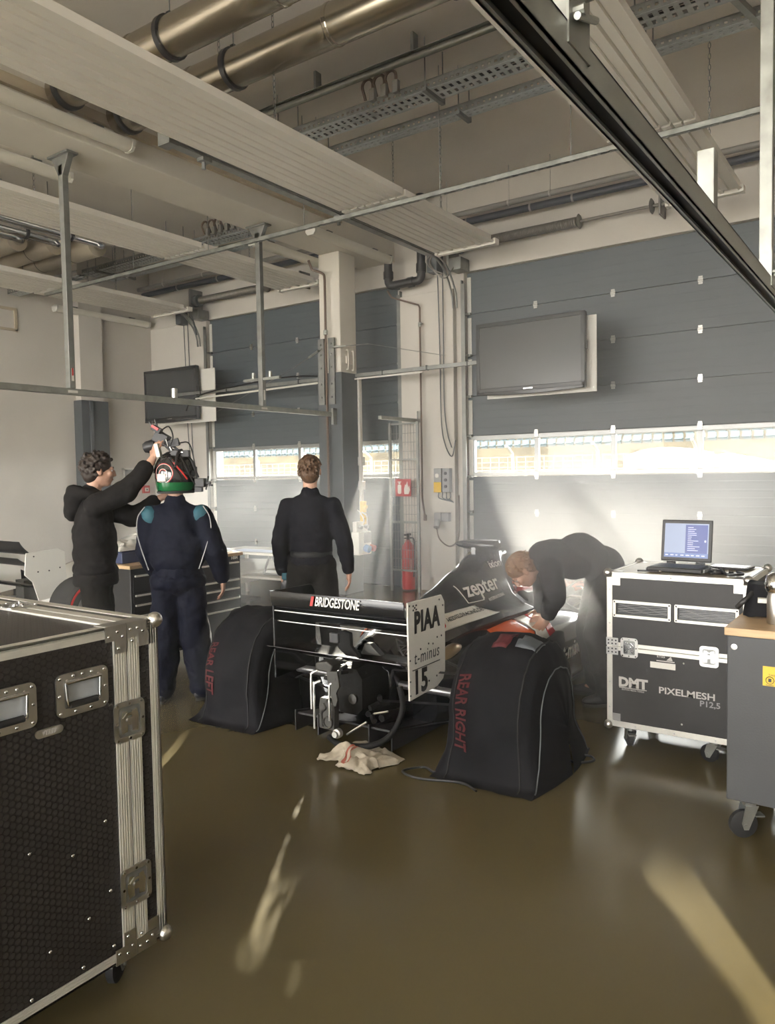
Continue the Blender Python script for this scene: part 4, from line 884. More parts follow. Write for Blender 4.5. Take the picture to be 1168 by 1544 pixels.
# ------------------------------------------------------------------ tyre blankets over the rear wheels
def blanket(cx_, lab, word, sg):
    Lw = CAR.matrix_basis; t = thing('tyre_blanket', lab, 'tyre cover', (-2.84 + cx_ * math.cos(R(1)), 3.92 + cx_ * math.sin(R(1)), 0), R(1.0), 'rear tyre covers')
    prof = [(-.45, 0), (-.395, .02), (-.385, .12), (-.392, .25), (-.385, .38), (-.355, .495), (-.295, .60), (-.20, .685), (-.07, .733), (.07, .733), (.20, .685), (.295, .60), (.355, .495), (.385, .38), (.392, .25), (.385, .12), (.385, .02), (.43, 0)]
    xs = [(-.265, .58), (-.256, .72), (-.235, .84), (-.19, .93), (-.11, .985), (0, 1.005), (.11, .985), (.19, .93), (.235, .84), (.256, .72), (.265, .58)]
    rnd = random.Random(int(cx_ * 10)); secs = []
    def surf(u, v): # u along profile 0..1, v across 0..1
        a = u * (len(prof) - 1); i = min(int(a), len(prof) - 2); f = a - i; y = prof[i][0] + (prof[i + 1][0] - prof[i][0]) * f; z = prof[i][1] + (prof[i + 1][1] - prof[i][1]) * f
        b = v * (len(xs) - 1); j = min(int(b), len(xs) - 2); g_ = b - j; x = xs[j][0] + (xs[j + 1][0] - xs[j][0]) * g_; s_ = xs[j][1] + (xs[j + 1][1] - xs[j][1]) * g_
        fl = max(0, 1 - z / .30) ** 1.6
        yy = y * s_ + (0 if z > .3 else y * (1 - s_) * fl); zz = .30 + (z - .30) * s_ if z > .30 else z
        x = x * (1 + .13 * fl)
        q = Vector((x * 7 + cx_ * 9, yy * 7, zz * 4)); dn = noise.noise(q) * .022 + noise.noise(q * 2.6) * .010
        nrm = Vector((x * .6, yy, max(0, zz - .2))).normalized() if abs(x) + abs(yy) > 0 else Vector((0, 0, 1))
        top = max(0, (zz - .55) / .18); wr = .006 * math.sin(yy * 70 + x * 18) * top
        P = Vector((x, yy, zz)) + nrm * dn + Vector((0, 0, wr))
        P.z = max(P.z, .004); return P
    k = B(); k.grid(surf, 60, 30)
    n = len(k.v)
    # side walls close towards the hub
    for v_ in (0, 1):
        rim_ = [surf(i / 60, v_) for i in range(61)]
        s0 = -1 if v_ == 0 else 1
        k.loft([rim_] + [[Vector((p.x + s0 * .055 * math.sin(PI * .5 * (1 - f)), p.y * f, .26 + (p.z - .26) * f if p.z > .26 else p.z + (0.0) * f)) for p in rim_] for f in (.75, .5, .2, .02)], cap=False, closed=False)
    k.obj('cloth', M['cover'], t, smooth=60, fix=False)
    for vv in (.30, .70):
        k = B(); k.tube([surf(.02 + .96 * i / 60, vv) + Vector((0, 0, 0)) for i in range(61)], .0055, 5); k.obj('seam', M['seam'], t, smooth=60)
    k = B(); k.tube([surf(.04 + .92 * i / 60, .965) + Vector((.004, 0, 0)) for i in range(61)], .004, 5); k.obj('piping', M['greyp'], t, smooth=60)
    def wrapf(u0, v0): 
        def f(a, b, c):
            u = u0 - a / 1.66; v = v0 + b / .52; P = surf(u, v); return P + Vector((0, -1, .15 if u > .35 else 0)).normalized() * (.006 + c)
        return f
    wv = .36
    wf_ = wrapf(.235, wv); txt(word, .070, M['coverink'], t, (0, 0, 0), (1, 0, 0), (0, 1, 0), bold=.02, sx=.86, wrap=lambda a, b, c: wf_(a, b, c))
    # red label patch, and the crown's sun glint painted as a paler patch
    for nm, m_, v0, v1, u0, u1 in () if sg < 0 else (('red_patch', 'coverink', .46, .54, .42, .50), ('glint_patch', 'greyp', .57, .72, .44, .50)):
        k = B(); k.grid(lambda u, v: surf(u0 + (u1 - u0) * u, v0 + (v1 - v0) * v) + Vector((0, -.002, .004)), 6, 4); k.obj(nm, M[m_], t, smooth=180, solid=.002)
    return t
bR = blanket(.955, 'black cloth tyre blanket reading REAR RIGHT over the nearer rear wheel', 'REAR RIGHT', 1)
bL = blanket(-.95, 'black cloth tyre blanket reading REAR LEFT over the farther rear wheel', 'REAR LEFT', -1)
# ================================================================== FLIGHT CASES, BENCH, TOOL CHEST
def hex_mat(name, col, freq, axes):
    m = mat(name, col, .42, bump=0, spec=.45); nt = m.node_tree; p = nt.nodes['Principled BSDF']
    tc = nt.nodes.new('ShaderNodeTexCoord'); acc = None
    for a in (0, PI / 3, 2 * PI / 3):
        v = [0, 0, 0]; v[axes[0]] = math.cos(a) * freq; v[axes[1]] = math.sin(a) * freq
        d = nt.nodes.new('ShaderNodeVectorMath'); d.operation = 'DOT_PRODUCT'; d.inputs[1].default_value = v; nt.links.new(tc.outputs['Object'], d.inputs[0])
        c = nt.nodes.new('ShaderNodeMath'); c.operation = 'COSINE'; nt.links.new(d.outputs['Value'], c.inputs[0])
        if acc is None: acc = c.outputs[0]
        else:
            s_ = nt.nodes.new('ShaderNodeMath'); s_.operation = 'ADD'; nt.links.new(acc, s_.inputs[0]); nt.links.new(c.outputs[0], s_.inputs[1]); acc = s_.outputs[0]
    r = nt.nodes.new('ShaderNodeMapRange'); r.inputs[1].default_value = -1.3; r.inputs[2].default_value = -.5; r.inputs[3].default_value = 0; r.inputs[4].default_value = 1; nt.links.new(acc, r.inputs[0])
    b = nt.nodes.new('ShaderNodeBump'); b.inputs['Strength'].default_value = .9; b.inputs['Distance'].default_value = .0012; nt.links.new(r.outputs[0], b.inputs['Height']); nt.links.new(b.outputs[0], p.inputs['Normal'])
    r2_ = nt.nodes.new('ShaderNodeMapRange'); r2_.inputs[1].default_value = 0; r2_.inputs[2].default_value = 1; r2_.inputs[3].default_value = .35; r2_.inputs[4].default_value = 1.0; nt.links.new(r.outputs[0], r2_.inputs[0])
    mx = nt.nodes.new('ShaderNodeVectorMath'); mx.operation = 'SCALE'; mx.inputs[0].default_value = col; nt.links.new(r2_.outputs[0], mx.inputs['Scale']); nt.links.new(mx.outputs[0], p.inputs['Base Color'])
    return m
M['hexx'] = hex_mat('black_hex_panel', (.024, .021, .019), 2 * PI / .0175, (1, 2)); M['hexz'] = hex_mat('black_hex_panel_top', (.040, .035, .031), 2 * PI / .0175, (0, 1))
M['panel'] = mat('black_case_laminate', (.020, .019, .018), .5, var=.1, vs=30, bump=.1, bs=200)
M['alub'] = mat('case_extrusion', (.74, .72, .65), .38, .55, var=.05, vs=10)
def caster(parent, x, y, zb, r=.055, ang=0.0, m='rubber'):
    c = B(); Rz = Matrix.Rotation(ang, 4, 'Z'); c.T = Matrix.Translation((x, y, 0)) @ Rz
    c.box((0, 0, zb - .004), (.10, .085, .008)); c.cyl((0, 0, zb - .03), (0, 0, zb - .004), .028, 12)
    for s_ in (-1, 1): c.prism([(-.03, zb - .025), (.03, zb - .025), (.045, r + .01), (.035, r - .02), (.015, r - .02)], lambda a, b, h: (h, a, b), s_ * .026 - .002, s_ * .026 + .002)
    c.cyl((-.034, .028, r), (.034, .028, r), .010, 8); c.b2((-.022, -.06, r + .035), (.022, -.02, r + .042)); fork = c.obj('caster_fork', M['galv'], parent)
    c = B(); c.T = Matrix.Translation((x, y, 0)) @ Rz; c.lathe([(.012, -.018), (r * .8, -.018), (r, -.011), (r, .011), (r * .8, .018), (.012, .018)], (0, .028, r), (1, 0, 0), 20); c.obj('caster_wheel', M[m], fork, smooth=40)
def ball_corner(parent, p, sx, sy, sz, r=.026):
    k = B(); p = Vector(p); k.ell(p, (r, r, r), None, 14, 9)
    for a, b in ((0, 1), (1, 2), (0, 2)):
        s_ = (sx, sy, sz); c = p.copy(); d = [.004, .004, .004]
        for ax in (a, b): c[ax] -= s_[ax] * .035; d[ax] = .075
        o = ({0, 1, 2} - {a, b}).pop(); c[o] += s_[o] * .004
        k.box(c, d)
    k.obj('ball_corner', M['alu'], parent, smooth=35)
def rrect_ring(k, w, h, r, t, fn, h0, h1, n=4):
    o = rrect(w, h, r, n); i = rrect(w - 2 * t, h - 2 * t, max(.002, r - t * .5), n); m_ = len(o)
    vs = [fn(a, b, h1) for a, b in o] + [fn(a, b, h1) for a, b in i] + [fn(a, b, h0) for a, b in o] + [fn(a, b, h0) for a, b in i]; fs = []
    for j in range(m_):
        q = (j + 1) % m_; fs += [(j, q, m_ + q, m_ + j), (2 * m_ + j, 2 * m_ + q, q, j), (m_ + j, m_ + q, 3 * m_ + q, 3 * m_ + j)]
    k.add(vs, fs)
def butterfly_latch(parent, fn, w=.10, h=.115): # fn(a,b,h): a across, b up, h outward
    k = B(); rrect_ring(k, w, h, .018, .016, fn, 0, .004); lt = k.obj('butterfly_latch', M['alu'], parent, smooth=30)
    k = B(); k.prism(rrect(w - .03, h - .03, .012, 3), fn, .0, .0012); k.obj('latch_dish', M['galvd'], lt)
    k = B()
    for s_ in (-1, 1): k.prism([(s_ * .008, -.032), (s_ * .030, -.036), (s_ * .033, .010), (s_ * .026, .034), (s_ * .008, .030)], fn, .0012, .004)
    k.prism([(.012 * math.cos(2 * PI * j / 14), .012 * math.sin(2 * PI * j / 14)) for j in range(14)], fn, -.006, .008); k.obj('latch_wing', M['chrome'], lt, smooth=30)
    k = B(); k.prism([(-.026, .012), (-.010, .026), (.010, .026), (.026, .012), (.020, .008), (.008, .018), (-.008, .018), (-.020, .008)], fn, .004, .007); k.obj('latch_bow', M['chrome'], lt)
    k = B()
    for a in (-w / 2 + .012, 0, w / 2 - .012):
        for b in (-h / 2 + .009, h / 2 - .009): k.prism([(a + .0045 * math.cos(j * PI / 4), b + .0045 * math.sin(j * PI / 4)) for j in range(8)], fn, .004, .0065)
    for a in (-w / 2 + .009, w / 2 - .009): k.prism([(a + .0045 * math.cos(j * PI / 4), .0045 * math.sin(j * PI / 4)) for j in range(8)], fn, .004, .0065)
    tag(k.obj('latch_rivets', M['chrome'], lt), kind='stuff')
def rivets(parent, pts, ax, r=.0055, m='chrome'):
    k = B()
    for p in pts: k.lathe([(r, 0), (r * .9, .0015), (r * .4, .0028), (0, .003)], p, ax, 8)
    tag(k.obj('rivets', M[m], parent, smooth=50), kind='stuff')

# ---------------- big hex-textured case at the left
t = thing('flight_case', 'big black honeycomb-textured flight case with aluminium edges at the left', 'flight case', (-2.0, 1.07, 0))
X1, Y0, Y1, Z0, Z1 = 0.0, -.75, .51, .165, 1.205; Xm = -1.15
B().b2((X1 - .012, Y0, Z0), (X1 - .004, .345, Z1)).obj('side_panel', M['hexx'], t)
B().b2((X1 - .012, .435, Z0), (X1 - .004, Y1, Z1)).obj('lid_side_panel', M['hexx'], t)
B().b2((Xm, Y0, Z1 - .012), (X1, .345, Z1 - .004)).obj('top_panel', M['hexz'], t)
B().b2((Xm, .435, Z1 - .012), (X1, Y1, Z1 - .004)).obj('lid_top_panel', M['hexz'], t)
k = B(); k.b2((Xm, Y1 - .012, Z0), (X1, Y1 - .004, Z1)); k.b2((Xm, Y0, Z0), (X1, Y0 + .01, Z1)); k.b2((Xm, Y0, Z0), (Xm + .01, Y1, Z1)); k.b2((Xm, Y0, Z0), (X1, Y1, Z0 + .01)); k.obj('carcass', M['panel'], t)
def ext_y(x, z, ya, yb, sx, sz): # edge angle running along Y
    k = B(); w = .034
    k.b2((x, ya, z), (x - sx * w, yb, z - sz * .0) if False else (x - sx * w, yb, z - sz * .003)); k.b2((x, ya, z), (x - sx * .003, yb, z - sz * w))
    for q in (.009, .018, .027): k.b2((x - sx * q - .0012, ya, z), (x - sx * q + .0012, yb, z + sz * .0012)); k.b2((x, ya, z - sz * q - .0012), (x + sx * .0012, yb, z - sz * q + .0012))
    return k
ext_y(X1, Z1, Y0, .345, 1, 1).obj('edge_extrusion', M['alub'], t); ext_y(X1, Z0, Y0, .345, 1, -1).obj('edge_extrusion', M['alub'], t)
ext_y(X1, Z1, .435, Y1 - .02, 1, 1).obj('edge_extrusion', M['alub'], t); ext_y(X1, Z0, .435, Y1 - .02, 1, -1).obj('edge_extrusion', M['alub'], t)
k = B(); k.b2((X1 - .034, Y1 - .003, Z0), (X1, Y1, Z1)); k.b2((X1 - .003, Y1 - .034, Z0), (X1, Y1, Z1))
for q in (.009, .018, .027): k.b2((X1, Y1 - q - .0012, Z0), (X1 + .0012, Y1 - q + .0012, Z1))
k.obj('edge_extrusion', M['alub'], t)
for nm, zz in (('top', Z1), ):
    k = B(); k.b2((Xm, Y1 - .034, Z1 - .003), (X1, Y1, Z1)); k.b2((Xm, Y1 - .003, Z1 - .034), (X1, Y1, Z1)); k.obj('edge_extrusion', M['alub'], t)
# tongue-and-groove seam extrusions, on the side and over the top
k = B()
for a, b in ((.345, .388), (.392, .435)):
    k.b2((X1 - .004, a, Z0), (X1 + .002, b, Z1))
    for q in (.2, .4, .6, .8): k.b2((X1 + .002, a + (b - a) * q - .0012, Z0), (X1 + .0034, a + (b - a) * q + .0012, Z1))
k.obj('seam_extrusion', M['alub'], t)
k = B()
for a, b in ((.345, .384), (.396, .435)): k.b2((Xm, a, Z1 - .004), (X1, b, Z1 + .002))
k.obj('seam_extrusion', M['alub'], t)
for zz, sz in ((Z1, 1), (Z0, -1)):
    ball_corner(t, (X1 - .006, Y1 - .006, zz - sz * .006), 1, 1, sz, .025)
    k = B()
    for a, b in ((.315, .389), (.391, .465)): k.b2((X1 + .002, a, zz), (X1 + .005, b, zz - sz * .045)); k.b2((X1 - .05, a, zz), (X1 + .005, b, zz + sz * .003))
    k.b2((X1 + .002, .346, zz - sz * .040), (X1 + .0046, .388, zz - sz * .085)); k.obj('seam_brace', M['alu'], t)
    rivets(t, [(X1 + .005, y, zz - sz * q) for y, q in ((.328, .03), (.358, .018), (.376, .035), (.404, .018), (.43, .018), (.45, .03), (.36, .07), (.41, .055))], (1, 0, 0))
fx = lambda cy_, cz_: (lambda a, b, h: (X1 + .003 + h, cy_ + a, cz_ + b))
butterfly_latch(t, fx(.39, .905), .112, .125); butterfly_latch(t, fx(.395, .385), .112, .125)
ft = lambda cx_, cy_: (lambda a, b, h: (cx_ + a, cy_ + b, Z1 + .003 + h)); butterfly_latch(t, ft(-.62, .39), .125, .11)
def handle(cy_, cz_):
    f = fx(cy_, cz_); k = B(); rrect_ring(k, .168, .125, .02, .024, f, -.004, .003); hd = k.obj('recessed_handle', M['alu'], t, smooth=30)
    k = B(); k.prism(rrect(.13, .088, .012, 3), f, -.0066, -.0060); k.obj('handle_dish', M['dish'], hd)
    k = B(); rrect_ring(k, .132, .09, .012, .003, f, -.0065, 0.002); k.obj('dish_wall', M['galvd'], hd)
    k = B(); k.tube([f(*q) for q in ((-.056, .036, .006), (-.053, -.012, .006), (-.050, -.030, .006), (.050, -.030, .006), (.053, -.012, .006), (.056, .036, .006))], .0045, 8); k.cyl(f(-.058, .036, .004), f(.058, .036, .004), .007, 8); k.obj('bail', M['chrome'], hd, smooth=50)
    k = B(); k.cyl(f(-.045, -.031, .004), f(.045, -.031, .004), .0095, 10); k.obj('grip', M['rubber'], hd, smooth=50)
    rivets(hd, [f(a, b, .003) for a, b in ((-.072, .05), (-.03, .052), (0, .052), (.03, .052), (.072, .05), (-.074, 0), (.074, 0), (-.072, -.05), (-.025, -.052), (.025, -.052), (.072, -.05), (-.05, .04), (.05, .04))], (1, 0, 0))
handle(.235, 1.035); handle(.008, 1.035)
k = B(); k.prism(rrect(.085, .024, .012, 4), fx(.128, .945), -.004, .0); pl_ = k.obj('name_plate', M['alu'], t, smooth=30)
txt('VYKEP', .020, M['inkg'], t, (X1 + .0035, .128, .945), (0, 1, 0), (0, 0, 1), bold=.02, shear=.2, sx=.8)
rivets(t, [(X1 - .004, a, b) for a, b in ((.30, .62), (.19, .56), (.31, .40), (.235, .35), (.11, .315), (.315, .225), (.21, .215), (.05, .21), (-.05, .42), (.06, .62))] + [(X1 - .003, a, Z1 - .018) for a in (.29, .05, -.2)] + [(X1 - .003, a, Z0 + .017) for a in (.31, .10, -.1)] + [(X1 - .003, Y1 - .015, b) for b in (1.05, .85, .62, .4, .25)], (1, 0, 0), .006)
for yy in (.40, -.62):
    for xx in (-.14, -1.0): caster(t, xx, yy, Z0, .06, .6 if yy > 0 else .2)

# ---------------- grey-black case with the laptop at the right
t = thing('flight_case', 'black flight case with two slot windows carrying the laptop at the right', 'flight case', (-1.13, 4.45, 0))
hx, Z0, Zs, Z1, D_ = .385, .135, .615, 1.055, .62
for nm, a, b in (('lower_panel', Z0 + .02, Zs - .02), ('lid_panel', Zs + .02, Z1 - .02)):
    if nm == 'lower_panel': B().b2((-hx + .01, 0, a), (hx - .01, .01, b)).obj(nm, M['panel'], t)
    else:
        k = B(); zw0, zw1 = .805, .875
        k.b2((-hx + .01, 0, a), (hx - .01, .01, zw0)); k.b2((-hx + .01, 0, zw1), (hx - .01, .01, b))
        for x0_, x1_ in ((-hx + .01, -.335), (-.035, .015), (.32, hx - .01)): k.b2((x0_, 0, zw0), (x1_, .01, zw1))
        k.obj(nm, M['panel'], t)
k = B(); k.b2((-hx, D_ - .01, Z0), (hx, D_, Z1)); k.b2((-hx, .01, Z0), (-hx + .01, D_, Z1)); k.b2((hx - .01, .01, Z0), (hx, D_, Z1)); k.b2((-hx, .01, Z0), (hx, D_, Z0 + .01)); k.obj('carcass', M['panel'], t)
M['topgrey'] = mat('case_top_laminate', (.30, .25, .17), .35, var=.12, vs=5)
B().b2((-hx + .02, .02, Z1 - .012), (hx - .02, D_ - .02, Z1 - .002)).obj('top_panel', M['topgrey'], t)
for xa, xb in ((-.335, -.035), (.015, .32)):
    fw_ = lambda a, b, h: ((xa + xb) / 2 + a, -h, .84 + b)
    k = B(); rrect_ring(k, xb - xa + .03, .10, .004, .016, fw_, -.004, .006, 1); wf = k.obj('window_frame', M['alub'], t)
    B().b2((xa, .012, .80), (xb, .016, .88)).obj('film_window', M['screen'], wf)
    k = B()
    for j in range(5): k.tube([(xa + .01 + (xb - xa - .02) * i / 12, .0105 + .001 * math.sin(i * 1.7 + j), .822 + j * .010 + .003 * math.sin(i * 1.3 + j * 2)) for i in range(13)], .0012, 4)
    tag(k.obj('film_creases', M['grey'], wf), kind='stuff')
    rivets(wf, [(x, -.006, z) for x in (xa - .006, xb + .006) for z in (.80, .88)], (0, -1, 0), .005, 'black')
def ext(a, b, t_=.032): # angle extrusion as two thin strips on the case front
    k = B(); k.b2(a, b); return k
for a, b in (((-hx, -.003, Z1 - .034), (hx, .03, Z1)), ((-hx, -.003, Z0), (hx, .03, Z0 + .034)), ((-hx - .003, -.003, Z0), (-hx + .030, .03, Z1)), ((hx - .030, -.003, Z0), (hx + .003, .03, Z1)), ((-hx - .003, .0, Z1 - .034), (-hx + .03, D_, Z1)), ((hx - .03, .0, Z1 - .034), (hx + .003, D_, Z1)), ((-hx, D_ - .03, Z1 - .034), (hx, D_ + .003, Z1))): ext(a, b).obj('edge_extrusion', M['alub'], t, bevel=.002)
k = B(); k.b2((-hx, -.004, Zs - .024), (hx, .01, Zs - .002)); k.b2((-hx, -.004, Zs + .002), (hx, .01, Zs + .024)); k.obj('seam_extrusion', M['alub'], t)
for x in (-hx + .03, hx - .03):
    k = B(); k.b2((x - .035, -.007, Zs - .05), (x + .035, -.004, Zs - .004)); k.b2((x - .035, -.007, Zs + .004), (x + .035, -.004, Zs + .05)); k.obj('seam_brace', M['alu'], t)
    rivets(t, [(x + a, -.007, Zs + b) for a in (-.022, 0, .022) for b in (-.035, -.015, .015, .035)], (0, -1, 0), .005, 'black')
for x, lx in ((-.255, 0), (.185, 0)): butterfly_latch(t, (lambda cx_: (lambda a, b, h: (cx_ + a, -.004 - h, Zs + b)))(x), .10, .115)
for sx in (-1, 1):
    for yy, sy in ((0, -1), (D_, 1)):
        ball_corner(t, (sx * (hx - .004), yy - sy * .004, Z1 - .006), sx, sy, 1, .027)
    ball_corner(t, (sx * (hx - .004), .004, Z0 + .006), sx, -1, -1, .027)
rivets(t, [(x, -.003, Z1 - .016) for x in (-.25, -.02, .2)] + [(x, -.003, Z0 + .017) for x in (-.22, .0, .22)] + [(-hx + .014, -.003, z) for z in (.25, .4, .75, .95)] + [(.05, -.001, .56), (.04, -.001, .21)], (0, -1, 0), .006, 'alu')
for xx, a in ((-.27, .5), (.20, 1.3)): caster(t, xx, .07, Z0, .05, a); caster(t, xx, D_ - .07, Z0, .05, a)
txt('DMT', .075, M['inkg'], t, (-.235, -.0015, .405), (1, 0, 0), (0, 0, 1), bold=.05, sx=1.05); B().b2((-.315, -.002, .372), (-.155, -.001, .376)).obj('logo_underline', M['inkg'], t)
txt('DUTCH MEDIA TOOLS', .013, M['inkg'], t, (-.235, -.0015, .363), (1, 0, 0), (0, 0, 1), sx=.98)
txt('PIXELMESH', .052, M['inkg'], t, (.065, -.0015, .388), (1, 0, 0), (0, 0, 1), bold=.02, sx=1.2); txt('P12,5', .045, M['grey'], t, (.19, -.0015, .345), (1, 0, 0), (0, 0, 1), bold=.02, sx=1.1)
B().b2((-.135, -.0025, .515), (.005, -.001, .550)).obj('paper_label', M['whitep'], t)
txt('EYES', .022, M['inkg'], t, (-.075, -.0015, .585), (1, 0, 0), (0, 0, 1), bold=.02); k = B(); k.prism([(-.045, .565), (-.01, .565), (-.02, .59)], lambda a, b, h: (a, -.0012 - h, b), 0, .0004); k.b2((-.10, -.0016, .556), (.0, -.001, .562)); k.obj('logo_mark', M['inkg'], t)
# laptop and what lies beside it
M['lcd'] = mat('lcd_blue', (.02, .04, .12), .3, emit=(.16, .27, .62), estr=.55); M['lcd2'] = mat('lcd_dark_blue', (.01, .02, .1), .3, emit=(.05, .10, .45), estr=.5); M['lcd3'] = mat('lcd_pale', (.1, .12, .2), .3, emit=(.36, .46, .62), estr=.6)
M['lcdt'] = mat('lcd_text', (.3, .3, .4), .3, emit=(.5, .6, .9), estr=.6)
l = thing('laptop', 'old thick dark laptop with a blue program on its raised screen', 'laptop', (-1.16, 4.66, 1.056), R(-3))
k = B(); k.b2((-.155, -.10, 0), (.155, .13, .026)); k.obj('base', M['black'], l, bevel=.006)
B().b2((-.14, -.09, .026), (.14, .10, .030)).obj('keyboard', M['greyp'], l, bevel=.002)
k = B(); k.b2((.155, -.07, .004), (.165, .05, .022)); k.b2((-.16, -.10, .003), (-.155, .10, .02)); k.obj('port_cover', M['grey'], l)
T_ = Matrix.Translation((0, .125, .03)) @ Matrix.Rotation(R(-8), 4, 'X')
def lb(a, b, nm, m, bev=0):
    k = B(); k.T = T_; k.b2(a, b); return k.obj(nm, m, l, bevel=bev)
lb((-.148, 0, .012), (.148, .014, .262), 'screen_lid', M['black'], .006)
lb((-.128, -.002, .035), (.128, .001, .240), 'display', M['lcd3'])
lb((-.005, -.003, .062), (.122, 0, .232), 'program_window', M['lcd2']); lb((-.128, -.003, .035), (.128, 0, .062), 'toolbar', M['lcd'])
k = B(); k.T = T_; rr_ = random.Random(3)
for j in range(13): k.b2((.008, -.0036, .215 - j * .0115), (.008 + rr_.uniform(.02, .07), -.0028, .219 - j * .0115))
for j in range(8): k.b2((-.12 + j * .03, -.0036, .045), (-.12 + j * .03 + rr_.uniform(.01, .024), -.0028, .052))
k.b2((.105, -.0036, .13), (.115, -.0028, .142)); tag(k.obj('program_text', M['lcdt'], l), kind='stuff')
k = B(); k.T = T_; k.cyl((-.11, .006, .0), (-.06, .006, .0), .011, 10); k.cyl((.06, .006, .0), (.11, .006, .0), .011, 10); k.obj('hinge', M['black'], l, smooth=40)
tag(B().tube(smooth_path([(-.98, 4.60, 1.068), (-.94, 4.55, 1.075), (-.90, 4.60, 1.068), (-.93, 4.66, 1.085), (-.88, 4.55, 1.066), (-.80, 4.58, 1.066), (-.84, 4.64, 1.07)], 6), .008, 6).obj('laptop_cable', M['black'], None, smooth=60), 'black cable coiled on the case top right of the laptop', 'cable')
o = thing('adapter', 'small dark wedge-shaped adapter on the case top beside the laptop', 'adapter', (-.93, 4.62, 1.056), R(20)); B().hexa([(-.05, -.03, 0), (.05, -.03, 0), (.05, .03, 0), (-.05, .03, 0), (-.045, -.025, .035), (.02, -.025, .018), (.02, .025, .018), (-.045, .025, .035)]).obj('body', M['black'], o, bevel=.004); B().cyl((.05, 0, .01), (.075, 0, .01), .006, 6).obj('strain_relief', M['black'], o)
o = thing('pen', 'dark pen lying on the case top in front of the laptop', 'pen', (-1.30, 4.53, 1.062), R(12)); B().cyl((-.06, 0, 0), (.06, 0, 0), .005, 8).obj('barrel', M['black'], o); B().cyl((.06, 0, 0), (.075, 0, 0), .005, 8, .001).obj('tip', M['alu'], o)
o = thing('clipboard', 'flat dark tablet lying near the back of the case top', 'tablet', (-.93, 4.92, 1.056), R(-6)); B().b2((-.12, -.08, 0), (.12, .08, .012)).obj('body', M['black'], o, bevel=.004); B().b2((-.10, -.065, .012), (.10, .065, .013)).obj('screen', M['screen'], o)

# ---------------- workbench cabinet at the right edge
M['benchgrey'] = mat('bench_steel', (.052, .054, .057), .5, var=.06, vs=4, bump=.06, bs=120)
t = thing('workbench', 'dark grey wheeled workbench with pale wooden top at the right edge', 'workbench', (.05, 3.62, 0))
B().b2((-.755, -.01, .915), (.60, .62, .950)).obj('worktop', M['wood'], t, bevel=.004)
k = B(); k.b2((-.745, 0, .175), (.59, .60, .914)); k.obj('cabinet', M['benchgrey'], t, bevel=.005)
k = B(); k.lathe([(.010, 0), (.013, .002), (.013, .004), (.006, .005)], (-.715, -.0, .865), (0, -1, 0), 16); k.obj('lock', M['alu'], t, smooth=40)
k = B(); k.b2((-.60, -.0015, .71), (-.40, 0, .795)); k.obj('caution_sticker', M['yellow'], t)
txt('CAUTION', .026, M['carred'], t, (-.475, -.002, .777), (1, 0, 0), (0, 0, 1), bold=.02); txt('TAKE SAFETY PRECAUTIONS', .011, M['ink'], t, (-.50, -.002, .758), (1, 0, 0), (0, 0, 1), sx=1.1)
k = B()
for x in (-.572, -.523, -.474, -.425):
    k.tube([(x + .016 * math.cos(2 * PI * j / 14), -.002, .735 + .016 * math.sin(2 * PI * j / 14)) for j in range(14)], .0016, 4, closed=True); k.b2((x - .006, -.0025, .728), (x + .006, -.0015, .743)); k.b2((x - .016, -.0025, .713), (x + .016, -.0015, .715))
k.obj('pictograms', M['ink'], t)
for x in (-.66, .5):
    for y in (.06, .54): caster(t, x, y, .175, .062, 2.2, 'rubber')
o = thing('tool_bag', 'black cloth tool bag on the wooden bench top', 'bag', (-.50, 4.03, .951), R(4))
k = B()
def bagf(u, v):
    a = 2 * PI * u; w = .20 * (1 - .10 * v) * (1 + .04 * math.sin(a * 3)); d = .12 * (1 - .25 * v); c, s_ = math.cos(a), math.sin(a); e = .45
    return Vector((w * math.copysign(abs(c) ** e, c), d * math.copysign(abs(s_) ** e, s_), .15 * v + .012 * noise.noise(Vector((c * 2, s_ * 2, v * 3))))) 
k.grid(bagf, 32, 8, True); k.add([bagf(i / 32, 1) for i in range(32)], [tuple(range(32))]); k.obj('body', M['cover'], o, smooth=50)
k = B(); k.tube(smooth_path([(-.13, -.05, .14), (-.16, -.09, .10), (-.19, -.11, .07), (-.215, -.10, .04)], 5), .012, 6); k.obj('strap', M['black'], o, smooth=60)
B().b2((-.02, -.10, .115), (.16, -.085, .145)).obj('flap_edge', M['grey'], o, bevel=.004)
o = thing('folded_cap', 'dark blue folded cap lying on the black tool bag', 'cap', (-.50, 4.03, 1.10), 0)
k = B(); k.ell((0, 0, .012), (.10, .075, .045), None, 18, 8); k.obj('crown', mat('navy_cloth', (.03, .035, .07), .7, bump=.3, bs=60), o, smooth=60)
k = B(); k.prism([(-.06, -.05), (.0, -.11), (.07, -.10), (.09, -.03)], lambda a, b, h: (a, b, h), .0, .008); k.obj('peak', M['black'], o)
o = thing('steel_canister', 'silver metal canister standing at the right end of the bench', 'canister', (-.525, 3.80, .951))
k = B(); k.lathe([(.0, 0), (.035, 0), (.038, .005), (.038, .12), (.034, .13), (.034, .14)], (0, 0, 0), (0, 0, 1), 20); k.obj('body', M['alu'], o, smooth=40)
k = B(); k.lathe([(.034, .14), (.046, .15), (.050, .18), (.040, .215), (.018, .23), (0, .232)], (0, 0, 0), (0, 0, 1), 20); k.obj('lid', M['chrome'], o, smooth=50)
